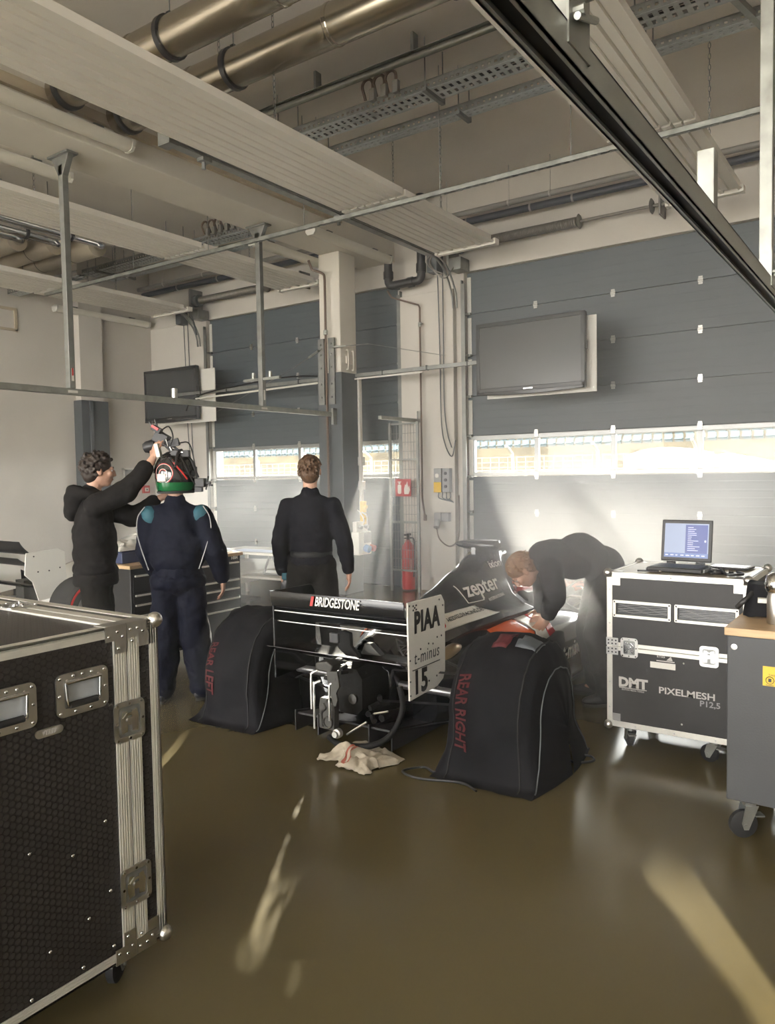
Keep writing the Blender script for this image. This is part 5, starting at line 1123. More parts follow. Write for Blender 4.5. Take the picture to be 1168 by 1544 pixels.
o = thing('folder', 'pale folder on edge between bag and canister on the bench', 'folder', (-.56, 3.86, 1.03), R(8)); B().hexa([(-.05, 0, 0), (.12, 0, 0), (.12, .02, 0), (-.05, .02, 0), (-.05, .02, .02), (.12, .02, .02), (.12, .04, .02), (-.05, .04, .02)]).obj('cover', M['whitep'], o); B().b2((-.045, .004, .001), (.115, .018, .018)).obj('pages', M['carwhite'], o)

# ---------------- tool chest behind the driver
M['chest'] = mat('tool_chest_steel', (.012, .012, .013), .42, var=.06, vs=5)
t = thing('tool_chest', 'dark wheeled tool chest with silver drawer pulls and wooden top behind the driver', 'tool chest', (-5.25, 4.5, 0))
B().b2((-.52, -.62, .915), (.02, .64, .945)).obj('worktop', M['wood'], t, bevel=.004)
k = B(); k.b2((-.50, -.60, .155), (-.012, .62, .914)); k.b2((-.012, -.60, .155), (0, -.585, .914)); k.b2((-.012, .605, .155), (0, .62, .914)); k.b2((-.012, -.60, .875), (0, .62, .914)); k.b2((-.012, .0, .155), (0, .02, .875)); k.b2((-.012, -.60, .155), (0, .62, .175)); k.obj('carcass', M['chest'], t, bevel=.003)
for ya, yb in ((-.582, -.004), (.024, .602)):
    for z0_, z1_ in ((.715, .872), (.635, .711), (.545, .631), (.445, .541), (.180, .441)):
        dr = B().b2((-.012, ya, z0_), (.004, yb, z1_ - .004)).obj('drawer', M['chest'], t, bevel=.003)
        k = B(); k.b2((.004, ya + .012, z1_ - .026), (.022, yb - .012, z1_ - .010)); k.obj('pull', M['alub'], dr, bevel=.004)
txt('HBM', .036, M['inkw'], t, (.003, .545, .897), (0, 1, 0), (0, 0, 1), bold=.05, sx=1.1)
for y in (-.5, .5):
    for x in (-.42, -.08): caster(t, x, y, .155, .055, .3)
o = thing('paper_sheets', 'loose paper sheets lying on the far end of the tool chest', 'papers', (-5.42, 5.0, .946), R(12))
for j, (a, b, r_) in enumerate(((0, 0, 0), (-.06, .05, .4), (.03, -.08, -.3))):
    k = B(); k.T = Matrix.Translation((a, b, .001 + j * .004)) @ Matrix.Rotation(r_, 4, 'Z'); k.grid(lambda u, v: Vector((-.105 + .21 * u, -.148 + .296 * v, .012 * (u - .5) ** 2 + .01 * v * v * j)), 6, 6); k.obj('sheet', M['carwhite'], o, smooth=60, solid=.0006)
o = thing('parts_box', 'dark blue box under a white cloth on the near end of the tool chest', 'box', (-5.55, 4.10, .946), R(4)); B().b2((-.13, -.17, 0), (.13, .17, .10)).obj('body', mat('navy_plastic', (.018, .03, .085), .45), o, bevel=.008); B().b2((-.135, -.175, .085), (.135, .175, .10)).obj('lid', mat('navy_lid', (.02, .033, .09), .45), o, bevel=.005)
o = thing('white_cloth', 'crumpled white cloth heaped on the dark blue box', 'cloth', (-5.55, 4.10, 1.048))
k = B()
def clothf(u, v, W_=.30, L_=.36, H=.09, sd=0):
    x, y = (u - .5) * W_, (v - .5) * L_; e = max(0, 1 - (abs(u - .5) * 2) ** 3) * max(0, 1 - (abs(v - .5) * 2) ** 3); q = Vector((x * 9 + sd, y * 9, sd))
    return Vector((x + .02 * noise.noise(q * 1.3), y + .02 * noise.noise(q * 1.1 + Vector((5, 0, 0))), .004 + H * e * (.55 + .6 * abs(noise.noise(q)) + .3 * noise.noise(q * 2.2))))
k.grid(clothf, 30, 30); k.obj('folds', M['carwhite'], o, smooth=180, solid=.003)
# ---------------- rag on the floor
M['rag'] = mat('cotton_rag', (.42, .37, .29), .9, var=.18, vs=12, bump=.2, bs=120)
o = thing('rag', 'crumpled off-white rag with red stripes on the floor behind the gearbox', 'rag', (-2.64, 3.50, 0), R(-12))
k = B(); fr = lambda u, v: clothf(u, v, .38, .32, .085, 3.7) + Vector((.05 * noise.noise(Vector((u * 5, v * 5, 2))), .05 * noise.noise(Vector((u * 5, v * 5, 9))), .018 * abs(noise.noise(Vector((u * 11, v * 9, 4)))))) ; k.grid(fr, 40, 34); k.obj('cloth', M['rag'], o, smooth=180, solid=.002)
k = B(); k.grid(lambda u, v: fr(.40 + .05 * u, .05 + .85 * v) + Vector((0, 0, .003)), 2, 24); k.grid(lambda u, v: fr(.52 + .04 * u, .05 + .6 * v) + Vector((0, 0, .003)), 2, 20); k.obj('red_stripe', mat('rag_stripe', (.36, .10, .07), .9), o, smooth=180)
# ---------------- cords of the tyre blankets
hanging('blanket_cord', 'black cord snaking on the floor from the near tyre blanket', [(-2.10, 3.62, .012), (-2.20, 3.68, .012), (-2.17, 3.54, .012), (-2.26, 3.57, .012), (-2.33, 3.46, .012), (-2.20, 3.42, .012), (-1.98, 3.49, .012), (-1.86, 3.44, .012)], 'cord', .007, 'black')
hanging('blanket_cord', 'short loose black cord on the floor right of the near tyre blanket', [(-1.62, 4.18, .02), (-1.54, 4.22, .012), (-1.50, 4.16, .012), (-1.58, 4.08, .012), (-1.64, 4.14, .012)], 'cord', .007, 'black')
# ---------------- pale table and parts behind the tool chest
o = thing('trestle_table', 'pale table standing in the haze behind the tool chest', 'table', (-7.25, 7.6, 0), R(2))
B().b2((-.75, -.35, .62), (.75, .35, .65)).obj('table_top', M['carwhite'], o, bevel=.004)
for x in (-.68, .68):
    for y in (-.3, .3): B().b2((x - .02, y - .02, 0), (x + .02, y + .02, .62)).obj('leg', M['whitep'], o)
B().b2((-.70, -.30, .30), (.70, .30, .33)).obj('lower_shelf', M['whitep'], o)
o2 = thing('blueprint', 'pale blue printed sheets spread on the pale table', 'papers', (-7.2, 7.47, .651))
for j in range(3): B().b2((-.5 + j * .28, -.15, .001 + .002 * j), (-.1 + j * .28, .13, .002 + .002 * j)).obj('sheet', mat('blue_paper%d' % j, (.45, .52, .66), .8), o2)
o2 = thing('suspension_arm', 'grey triangular suspension arm on the lower shelf of the pale table', 'car part', (-7.0, 7.45, .331))
k = B(); k.cyl((-.2, 0, .02), (.15, 0, .02), .015, 8); k.cyl((-.2, 0, .02), (-.1, .02, .28), .015, 8); k.cyl((-.1, .02, .28), (.15, 0, .02), .015, 8); k.obj('tubes', M['grey'], o2)

# ---------------- second racing car behind the left case
C2 = thing('race_car', 'white racing car with red-ringed rear tyre half hidden behind the left flight case', 'race car', (-7.80, 4.66, 0), R(-1))
k = B(); k.lathe([(.205, -.17), (.30, -.17), (.33, -.14), (.33, .14), (.30, .17), (.205, .17)], (.80, 0, .33), (1, 0, 0), 36, closed=True); ty = k.obj('wheel', M['rubber'], C2, smooth=40)
k = B(); k.lathe([(.262, .168), (.268, .173), (.288, .172), (.292, .166)], (.80, 0, .33), (1, 0, 0), 36, closed=True); k.obj('red_ring', M['carred'], ty, smooth=60)
k = B(); k.lathe([(.205, .165), (.195, .165), (.17, .10), (.16, .0), (.02, .0)], (.80, 0, .33), (1, 0, 0), 30)
for i in range(10):
    a = 2 * PI * i / 10; k.cyl((.90, .03 * math.cos(a), .33 + .03 * math.sin(a)), (.955, .195 * math.cos(a), .33 + .195 * math.sin(a)), .010, 6)
k.cyl((.86, 0, .33), (.94, 0, .33), .035, 14); k.obj('rim', M['rim'], ty, smooth=40)
k = B(); k.lathe([(.2, -.17), (.30, -.17), (.33, -.14), (.33, .14), (.30, .17), (.2, .17)], (-.80, 0, .33), (1, 0, 0), 30, closed=True); k.obj('wheel', M['rubber'], C2, smooth=40)
for x in (.44, -.46):
    k = B(); k.prism([(-.42, .92), (-.08, .94), (.0, .90), (.02, .46), (-.30, .42), (-.36, .62), (-.44, .70)], lambda a, b, h: (h, a, b), x, x + .014); k.obj('endplate', M['carwhite'], C2, bevel=.004)
k = B()
for a, b in ((-.30, .72), (-.18, .72), (-.06, .74), (-.34, .88)): k.cyl((.454, a, b), (.457, a, b), .008, 8)
tag(k.obj('endplate_screws', M['ink'], C2), kind='stuff')
for y, z, ch, an in ((-.36, .90, .18, 50), (-.30, .78, .22, 25), (-.30, .58, .20, 12)):
    k = B(); k.prism(foil(y, z, ch, R(an)), lambda a, b, h: (h, a, b), -.45, .44); k.obj('wing_element', M['carbonm'], C2, smooth=40)
k = B(); k.loft([[Vector((a * w, y, .22 + (h - .22) * b)) for a, b in ((-1, 0), (-1, .5), (-.5, .8), (-.1, 1), (.1, 1), (.5, .8), (1, .5), (1, 0))] for y, w, h in ((-.1, .16, .62), (.4, .36, .74), (.8, .60, .86), (1.2, .70, .98), (1.5, .70, 1.0), (2.6, .3, .55), (4.0, .1, .4))]); k.obj('bodywork', M['carwhite'], C2, smooth=50)
k = B(); k.b2((-.08, -.25, .3), (.08, .3, .6)); k.obj('gearbox', M['alloy'], C2)
B().prism([(.05, .78), (.14, .78), (.06, .88)], lambda a, b, h: (h, a, b), .20, .22).obj('black_winglet', M['carbonm'], C2)
B().b2((-.7, .2, .05), (.7, 2.6, .08)).obj('floor_pan', M['carbonm'], C2)
for sg in (1, -1): B().cyl((sg * .1, 0, .33), (sg * .7, 0, .33), .025, 10).obj('driveshaft', M['steel'], C2)
# ================================================================== PEOPLE
M['hairb'] = mat('brown_hair', (.085, .045, .022), .5, var=.3, vs=60, bump=.5, bs=160)
M['haird'] = mat('dark_hair', (.022, .014, .010), .5, var=.3, vs=60, bump=.4, bs=160)
M['hairl'] = mat('light_brown_hair', (.20, .10, .04), .5, var=.3, vs=60, bump=.5, bs=160)
M['hoodie'] = mat('black_hoodie', (.013, .012, .012), .85, var=.15, vs=8, bump=.35, bs=14, spec=.1)
M['trouser'] = mat('black_trousers', (.012, .011, .010), .8, var=.15, vs=8, bump=.3, bs=12, spec=.1)
M['suit'] = mat('navy_race_suit', (.005, .006, .013), .75, var=.15, vs=8, bump=.35, bs=12, spec=.12)
M['teal'] = mat('teal_cloth', (.014, .075, .10), .7)
M['jumper'] = mat('black_jumper', (.011, .011, .014), .85, var=.12, vs=8, bump=.3, bs=12, spec=.1)
M['shoe'] = mat('black_shoe', (.016, .016, .018), .5)
M['eye'] = mat('eye', (.6, .6, .58), .2); M['iris'] = mat('iris', (.05, .03, .02), .2); M['lip'] = mat('lip', (.36, .15, .12), .5)
V = Vector
def hand(k, w, d, n, side, curl=.5, spread=1.0, thumb=1.0): # w wrist, d finger direction, n palm normal, side = direction of the thumb
    d = V(d).normalized(); n = V(n); n = (n - d * n.dot(d)).normalized(); s_ = V(side); s_ = (s_ - d * s_.dot(d) - n * s_.dot(n)).normalized(); w = V(w)
    rot = Matrix((s_, d, n)).transposed()
    k.ell(w + d * .052, (.041, .055, .017), rot, 14, 8); k.cap(w - d * .03, w + d * .03, .027, .026, 12, .8)
    for i, (o, L) in enumerate(((.030, .072), (.010, .082), (-.011, .077), (-.030, .060))):
        p = w + d * (.088 - .006 * abs(i - 1.2)) + s_ * o; a = curl * (.35 + .08 * i); dd = d + s_ * (o * 3.2 * spread)
        r_ = .0092
        for j, f in enumerate((.45, .32, .26)):
            dd = (dd.normalized() * math.cos(a) + n * math.sin(a)).normalized(); q = p + dd * L * f; k.cap(p, q, r_, r_ * .9, 8); p = q; r_ *= .92; a = curl * (.75 if j == 0 else .6)
    p = w + d * .028 + s_ * .032 + n * .006; dd = (d * .62 + s_ * .70 * thumb + n * .45 * curl).normalized()
    for f, r_ in ((.042, .012), (.030, .0105)):
        q = p + dd * f; k.cap(p, q, r_, r_ * .9, 8); p = q; dd = (dd + d * .35 - s_ * .25).normalized()
def head(k, c, rot): # c head centre, rot: local x right, y forward, z up
    def e(o, r, rr=None): k.ell(c + rot @ V(o), r, rot if rr is None else rot @ rr, 18, 12)
    e((0, -.018, .030), (.077, .096, .092)); e((0, .018, -.020), (.066, .076, .098)); e((0, .050, -.082), (.042, .036, .030)); e((0, .0, -.060), (.062, .062, .05))
    e((0, .082, .022), (.052, .016, .013)); e((0, .098, -.012), (.012, .018, .026)); e((0, .107, -.024), (.016, .014, .012)); e((0, .083, -.052), (.026, .014, .010)); e((0, .082, -.066), (.022, .013, .009))
    for s_ in (-1, 1):
        e((s_ * .044, .066, -.018), (.026, .022, .022)); e((s_ * .079, -.008, -.006), (.010, .020, .032), Matrix.Rotation(.2, 3, 'X'))
def face(par, c, rot):
    for s_ in (-1, 1):
        k = B(); k.ell(c + rot @ V((s_ * .031, .080, .006)), (.0125, .010, .010), rot, 12, 8); e_ = k.obj('eye', M['eye'], par, smooth=180)
        k = B(); k.ell(c + rot @ V((s_ * .031, .0885, .006)), (.0055, .003, .0055), rot, 10, 6); k.obj('iris', M['iris'], e_, smooth=180)
        k = B(); k.tube([c + rot @ V((s_ * x, .0905 - .25 * (x - .03) ** 2 * 20 * .2, .028 + z)) for x, z in ((.014, 0), (.028, .005), (.042, .001), (.050, -.006))], [.003, .0042, .0036, .002], 6); k.obj('eyebrow', M['haird'], par, smooth=180)
    k = B(); k.tube([c + rot @ V((x, .0955 - abs(x) * .35, -.058 + z)) for x, z in ((-.024, .001), (-.012, .001), (0, -.001), (.012, .001), (.024, .001))], [.002, .004, .005, .004, .002], 6); k.obj('lips', M['lip'], par, smooth=180)
def hair(par, c, rot, m, kind, rnd):
    k = B()
    k.ell(c + rot @ V((0, -.022, .036)), (.084, .103, .095), rot, 22, 14)
    k.ell(c + rot @ V((0, -.058, -.015)), (.076, .066, .085), rot, 18, 12)
    n = 260 if kind == 'curly' else 190
    for i in range(n):
        z = rnd.uniform(-.65, 1); a = rnd.uniform(0, 2 * PI); q = math.sqrt(max(0, 1 - z * z)); x, y = q * math.cos(a), q * math.sin(a)
        if y > .45 and z < .42: continue
        if z < -.1 and y > .1: continue
        p = V((x * .084, -.022 + y * .103, .034 + z * .096)); r_ = rnd.uniform(.008, .014)
        if kind == 'curly':
            o = V((x, y, z)).normalized(); k.ell(c + rot @ (p + o * rnd.uniform(.0, .018)), (r_ * 1.1,) * 3, None, 8, 6)
        else:
            o = V((x * .5 + rnd.uniform(-.3, .3), y * .5 - .3, -.6)).normalized(); k.cap(c + rot @ p, c + rot @ (p + o * .025 + V((x, y, z)) * .003), .007, .004, 6)
    return remesh(k, 'hair', m, par, .0055, 2)
def chainc(k, pts, rr, n=16, flat=1.0):
    for a, b, r0, r1 in zip(pts, pts[1:], rr, rr[1:]): k.cap(a, b, r0, r1, n, flat)
def shoe(par, an, tdir, m, L=.27, heel=True):
    t_ = V((tdir[0], tdir[1], 0)).normalized(); s_ = V((-t_.y, t_.x, 0)); rot = Matrix((t_, s_, V((0, 0, 1)))).transposed(); b = V((an[0], an[1], 0))
    k = B(); k.ell(b + t_ * .10 + V((0, 0, .040)), (.105, .046, .040), rot, 18, 10); k.ell(b - t_ * .02 + V((0, 0, .055)), (.065, .040, .055), rot, 16, 10); k.cap(b + V((0, 0, .06)), b + V((0, 0, .12)), .045, .046); k.ell(b + t_ * .05 + V((0, 0, .06)), (.08, .038, .040), rot, 16, 10)
    o = remesh(k, 'shoe', m, par, .007, 3)
    k = B(); pl = [(L * .5 * math.cos(q) * 1.0 + .062, (.046 + .006 * math.cos(q)) * math.sin(q)) for q in [2 * PI * j / 24 for j in range(24)]]
    k.prism(pl, lambda a, c_, h: b + t_ * a + s_ * c_ + V((0, 0, h)), .001, .022); k.obj('sole', M['rubber'], o, smooth=40)
    k = B()
    for j in range(4): k.cyl(b + t_ * (.05 + .028 * j) - s_ * .022 + V((0, 0, .098 - .010 * j)), b + t_ * (.05 + .028 * j) + s_ * .022 + V((0, 0, .098 - .010 * j)), .004, 6)
    k.obj('laces', M['seam'], o)
def person(label, root, rz, J, hairm, hairkind, seed, hands, headrot=None, showface=True, group=None):
    t = thing('person', label, 'person', root, rz)
    k = B(); hc = J['head']; hr = headrot or Matrix.Identity(3)
    head(k, hc, hr); k.cap(J['neck'], hc + hr @ V((0, -.02, -.05)), .056, .054)
    pel, wa, ch = J['pelvis'], J['waist'], J['chest']
    ax = (J['shR'] - J['shL']).normalized(); u_ = (ch - pel).normalized(); rt_ = Matrix((ax, u_.cross(ax).normalized(), u_)).transposed()
    k.ell(pel, (.145, .10, .13), rt_, 20, 12); k.ell(wa, (.135, .095, .17), rt_, 20, 12); k.ell(ch, (.155, .10, .17), rt_, 20, 12); k.cap(ch, J['neck'], .07, .056)
    for s_ in 'LR':
        k.cap(ch + (J['sh' + s_] - ch) * .3, J['sh' + s_], .08, .05); chainc(k, [J['sh' + s_], J['el' + s_], J['wr' + s_]], [.055, .042, .028]); chainc(k, [J['hip' + s_], J['kn' + s_], J['an' + s_]], [.085, .058, .042])
        k.cap(J['an' + s_], J['an' + s_] + V((0, .10, -.04)), .04, .03)
        hand(k, J['wr' + s_], *hands[s_])
    b = remesh(k, 'body', M['skin'], t, .0065, 2)
    if hairm: hair(t, hc, hr, hairm, hairkind, random.Random(seed))
    if showface: face(t, hc, hr)
    return t
def top_cloth(name, t, J, m, rt=.165, ra=.075, hem=None, cuff=True, fat=1.0, collar=.075, disp=(.022, .10), cuffat=.90):
    k = B(); pel, wa, ch = J['pelvis'], J['waist'], J['chest']; ax = (J['shR'] - J['shL']).normalized()
    up_ = (ch - pel).normalized(); fr = up_.cross(ax).normalized(); rot = Matrix((ax, fr, up_)).transposed()
    hem = hem or pel
    for p, r_ in ((ch + up_ * .02, (.195, .135, .19)), (ch - up_ * .10, (.185 * fat, .135 * fat, .18)), (wa, (.172 * fat, .138 * fat, .17)), (hem + up_ * .04, (.180 * fat, .142 * fat, .10))): k.ell(p, r_, rot, 24, 14)
    k.cap(ch, J['neck'] + up_ * .01, .11, collar)
    for s_ in 'LR':
        k.cap(ch + (J['sh' + s_] - ch) * .35 + up_ * .02, J['sh' + s_] - up_ * .01, .105, .074); k.cap(J['neck'] - up_ * .045, J['sh' + s_] + up_ * .004, .072, .060); w = J['wr' + s_]; e_ = J['el' + s_]; w2 = e_ + (w - e_) * cuffat
        chainc(k, [J['sh' + s_], e_, w2], [.080, ra * .90, ra * .66])
    o = remesh(k, name, m, t, .011, 4, disp=disp)
    for s_ in 'LR':
        w = J['wr' + s_]; e_ = J['el' + s_]; d = (w - e_).normalized(); p = e_ + (w - e_) * (cuffat + .03)
        if cuff: k = B(); k.lathe([(ra * .55, -.045), (ra * .62, -.03), (ra * .58, .012), (ra * .50, .022), (ra * .42, .012)], p, d, 18); k.obj('cuff', m, o, smooth=60)
    return o
def trousers(name, t, J, m, rk=.085, ra=.075, brk=.03, disp=(.022, .11), seat=1.0):
    k = B(); pel = J['pelvis']; ax = (J['hipR'] - J['hipL']).normalized(); k.ell(pel + V((0, 0, .0)), (.172, .135 * seat, .15), Matrix((ax, V((0, 0, 1)).cross(ax).normalized(), V((0, 0, 1)))).transposed(), 22, 14)
    for s_ in 'LR':
        a = J['an' + s_]; kn = J['kn' + s_]; chainc(k, [J['hip' + s_] + V((0, 0, .02)), J['hip' + s_] + (kn - J['hip' + s_]) * .35, kn, a + (kn - a) * .5, a + (kn - a) * .08], [.108, .102, rk, rk * .97, ra], 18)
        for j in range(2): k.cap(a + (kn - a) * (.05 + .07 * j), a + (kn - a) * (.07 + .07 * j), ra + brk * (1 - j) * .4, ra + brk * .3, 16)
    return remesh(k, name, m, t, .011, 4, disp=disp)
def stand(H=1.80, sw=.185, arms=None, feet=.13, toe=(0, .0)):
    f = H / 1.80
    J = dict(head=V((0, .02, 1.685)), neck=V((0, -.01, 1.50)), chest=V((0, .0, 1.31)), waist=V((0, .005, 1.10)), pelvis=V((0, 0, .95)))
    for s_, q in (('L', -1), ('R', 1)):
        J['sh' + s_] = V((q * sw, -.005, 1.405)); J['el' + s_] = V((q * (sw + .06), -.03, 1.14)); J['wr' + s_] = V((q * (sw + .07), .03, .89)); J['hip' + s_] = V((q * .09, 0, .92)); J['kn' + s_] = V((q * (.09 + feet) / 2, .015, .50)); J['an' + s_] = V((q * feet, -.01, .09))
    J = {a: b * f for a, b in J.items()}; return J
# ---- man in the middle, seen from behind
J = stand(1.80, .170, feet=.17); J['elL'] += V((-.01, -.01, 0)); J['elR'] += V((.03, -.02, 0)); J['wrR'] += V((.045, .02, .0)); J['wrL'] += V((.0, .03, -.01))
hd = dict(L=((.05, .10, -1), (1, .1, 0), (.0, 1, 0), .75), R=((.05, .12, -1), (-1, .0, 0), (.0, 1, 0), .55))
t = person('man in black jumper and trousers seen from behind, holding gloves in his left hand', (-3.91, 4.58, 0), R(33), J, M['hairb'], 'short', 3, hd, Matrix.Rotation(R(4), 3, 'Z'))
top_cloth('jumper', t, J, M['jumper'], ra=.078, fat=.98)
k = B(); k.lathe([(.062, -.02), (.068, .0), (.066, .035), (.060, .042), (.054, .03)], J['neck'] + V((0, -.002, .0)), (0, .12, 1), 24); k.obj('collar', M['jumper'], t, smooth=60)
tr = trousers('trousers', t, J, M['trouser'], rk=.086, ra=.078)
for s_ in 'LR': shoe(t, J['an' + s_], (.2 if s_ == 'R' else -.2, 1), M['shoe'])
k = B(); k.lathe([(.158, -.02), (.164, -.01), (.164, .02), (.158, .03)], J['pelvis'] + V((0, 0, .085)), (0, 0, 1), 28); o = k.obj('belt', M['seam'], t, smooth=60); 
for v in o.data.vertices: v.co.y *= .82
def place_local(root, rz, p): return Matrix.Translation(root) @ Matrix.Rotation(rz, 4, 'Z') @ V(p)
# gloves in his left hand
wl = J['wrL']; gp = place_local(V((-3.91, 4.58, 0)), R(33), wl + V((.035, -.045, -.10))); g = thing('work_gloves', 'black and teal work gloves hanging from the left hand of the man in the middle', 'gloves', gp, R(33))
for j, (dx, a) in enumerate(((0, .12), (.035, -.10))):
    k = B(); k.ell((dx, .0, .02), (.035, .014, .05), None, 12, 8)
    for i, (o_, L) in enumerate(((-.03, .085), (-.011, .10), (.008, .105), (.026, .09))): k.cap((dx + o_ * .8, 0, -.02), (dx + o_ * 1.3 + a * .1, .008 * (i % 2), -.03 - L), .011, .009, 8)
    k.cap((dx - .03, 0, .03), (dx - .05, .01, -.03), .011, .009, 8); gg = remesh(k, 'glove', M['black'], g, .005, 2)
    k = B(); k.lathe([(.030, 0), (.037, .01), (.036, .05), (.033, .055)], (dx, 0, .055), (0, 0, 1), 14); o = k.obj('cuff', M['teal'], gg, smooth=60)
    for v in o.data.vertices: v.co.y *= .5
# ---- racing driver with helmet, seen from behind
DR, DZ_ = V((-4.47, 3.73, 0)), R(38)
J = stand(1.76, .192, feet=.14); J['anR'] += V((.015, .05, 0)); J['elR'] += V((.035, -.02, .0)); J['wrR'] += V((.06, .03, .02)); J['elL'] += V((.02, .05, 0)); J['wrL'] += V((.07, .14, .05)); J['head'] = V((0, .02, 1.66))
hd = dict(L=((.0, .25, -1), (1, .1, 0), (.0, 1, 0), .7), R=((-.02, .12, -1), (-1, .0, 0), (.0, 1, 0), .6))
t = person('driver in navy race suit and black, green and red helmet seen from behind', DR, DZ_, J, None, '', 5, hd)
st = top_cloth('race_suit', t, J, M['suit'], ra=.092, fat=1.17, disp=(.026, .10), hem=J['pelvis'] + V((0, 0, -.07)))
tr = trousers('suit_legs', t, J, M['suit'], rk=.112, ra=.086, disp=(.030, .09), seat=1.15)
k = B(); k.lathe([(.066, -.04), (.074, -.02), (.074, .03), (.066, .045), (.058, .03)], J['neck'] + V((0, 0, -.02)), (0, .1, 1), 24); k.obj('collar', M['suit'], t, smooth=60)
for s_, q in (('L', -1), ('R', 1)):
    k = B(); c = J['sh' + s_]
    k.ell(c + V((-q * .010, -.022, .004)), (.066, .068, .076), Matrix.Rotation(q * .5, 3, 'Y'), 18, 12); o = k.obj('shoulder_patch', M['teal'], t, smooth=180)
    k = B(); k.tube(smooth_path([c + V((q * .02, -.06, .07)), c + V((q * .065, -.083, .0)), c + V((q * .075, -.085, -.10)), c + V((q * .05, -.11, -.20)), c + V((q * -.01, -.125, -.38))], 5), .004, 5); k.obj('piping', M['grey'], t, smooth=60)
    shoe(t, J['an' + s_], (.75 if s_ == 'R' else -.1, 1), M['shoe'])
    k = B(); a = J['an' + s_]; k.lathe([(.070, -.02), (.084, .0), (.086, .03), (.078, .05)], a + V((0, 0, .05)), (0, 0, 1), 20); k.obj('leg_cuff', M['suit'], t, smooth=60)
k = B(); k.tube([J['pelvis'] + V((.172 * math.cos(q), .135 * math.sin(q), .135 + .008 * math.sin(3 * q))) for q in [2 * PI * j / 28 for j in range(28)]], .012, 6, closed=True); k.obj('waist_seam', M['suit'], t, smooth=60)
# helmet with its painted pattern
hm = bpy.data.materials.new('helmet_paint'); hm.use_nodes = True; nt = hm.node_tree; p = nt.nodes['Principled BSDF']; p.inputs['Roughness'].default_value = .12; p.inputs['Coat Weight'].default_value = .5
tc = nt.nodes.new('ShaderNodeTexCoord'); sp = nt.nodes.new('ShaderNodeSeparateXYZ'); nt.links.new(tc.outputs['Object'], sp.inputs[0])
wv = nt.nodes.new('ShaderNodeTexWave'); wv.wave_type = 'RINGS'; wv.rings_direction = 'Y'; wv.inputs['Scale'].default_value = 2.6; wv.inputs['Distortion'].default_value = 1.2; wv.inputs['Detail'].default_value = 0; nt.links.new(tc.outputs['Object'], wv.inputs[0])
cr = nt.nodes.new('ShaderNodeValToRGB'); el = cr.color_ramp.elements; cr.color_ramp.interpolation = 'CONSTANT'; el[0].color = (.012, .012, .013, 1); el[1].position = .70; el[1].color = (.48, .02, .02, 1)
for ps, cc in ((.80, (.6, .58, .55, 1)), (.86, (.012, .012, .013, 1))): e_ = el.new(ps); e_.color = cc
nt.links.new(wv.outputs['Fac'], cr.inputs[0])
lt_ = nt.nodes.new('ShaderNodeMath'); lt_.operation = 'LESS_THAN'; lt_.inputs[1].default_value = -.062; nt.links.new(sp.outputs['Z'], lt_.inputs[0])
mx = nt.nodes.new('ShaderNodeMix'); mx.data_type = 'RGBA'; nt.links.new(lt_.outputs[0], mx.inputs[0]); nt.links.new(cr.outputs[0], mx.inputs[6]); mx.inputs[7].default_value = (.01, .11, .035, 1); nt.links.new(mx.outputs[2], p.inputs['Base Color'])
he = bpy.data.objects.new('helmet', None); COL.objects.link(he); he.parent = t; he.location = J['head'] + V((0, .0, .02)); he.rotation_euler = (0, 0, R(-22))
k = B(); prof = [(.0, .152), (.05, .146), (.095, .122), (.125, .082), (.140, .03), (.142, -.03), (.136, -.08), (.128, -.115), (.118, -.132), (.108, -.128)]
k.lathe(prof, (0, 0, 0), (0, 0, 1), 36)
for i, v in enumerate(k.v): v.y = v.y * 1.12 + (.02 if v.z < -.02 and v.y > 0 else 0)
o = k.obj('shell', hm, he, smooth=180)
k = B(); k.grid(lambda u, v: V((.146 * math.sin((u - .5) * 2.5), .166 * math.cos((u - .5) * 2.5) + .004, -.035 + .085 * v)), 20, 6); k.obj('visor', M['screen'], he, smooth=180, solid=.003)
k = B(); k.tube([V((.122 * math.cos(q), .135 * math.sin(q), -.133)) for q in [2 * PI * j / 30 for j in range(30)]], .010, 8, closed=True); k.obj('rim', M['rubber'], he, smooth=180)
k = B(); k.grid(lambda u, v: V((.146 * math.sin((u - .5) * .55 + PI + .1), 1.12 * .143 * math.cos((u - .5) * .55 + PI + .1), -.055 + .055 * v)), 8, 3); k.obj('white_label', M['carwhite'], he, smooth=180, solid=.002)
k = B(); k.cyl((.143, .0, .0), (.152, .0, .0), .022, 14); k.cyl((-.143, 0, 0), (-.152, 0, 0), .022, 14); k.obj('visor_pivot', M['black'], he, smooth=40)
# ---- camera rig mounted on the helmet
cr_ = thing('camera_rig', 'black camera rig of brackets, rods and cables clamped over the driver\'s helmet', 'camera rig', DR + V((0, 0, 0)), R(34.8))
def rb(nm, a, b, m='black', bev=.003, rot=None): 
    k = B(); c = [(a[i] + b[i]) / 2 for i in range(3)]; k.box(c, [abs(b[i] - a[i]) for i in range(3)], rot); return k.obj(nm, M[m], cr_, bevel=bev)
k = B(); hz = 1.675; k.tube([V((.152 * math.cos(q), .0 + .01, hz + .168 * math.sin(q))) for q in [PI * (.02 + .96 * j / 16) for j in range(17)]], .009, 6); k.tube([V((.05, .175 * math.cos(q), hz + .178 * math.sin(q))) for q in [PI * (.1 + .8 * j / 14) for j in range(15)]], .009, 6); k.obj('helmet_bracket', M['black'], cr_, smooth=60)
ra_ = Matrix.Rotation(.55, 3, 'Y')
rb('camera_body', (-.16, .02, 1.90), (-.06, .12, 1.985), 'black', .006, ra_)
k = B(); k.lathe([(0, 0), (.042, 0), (.045, .02), (.045, .06), (.038, .075), (.034, .085), (0, .085)], (-.155, .06, 1.895), (-.85, 0, -.25), 20); k.obj('lens', M['black'], cr_, smooth=40)
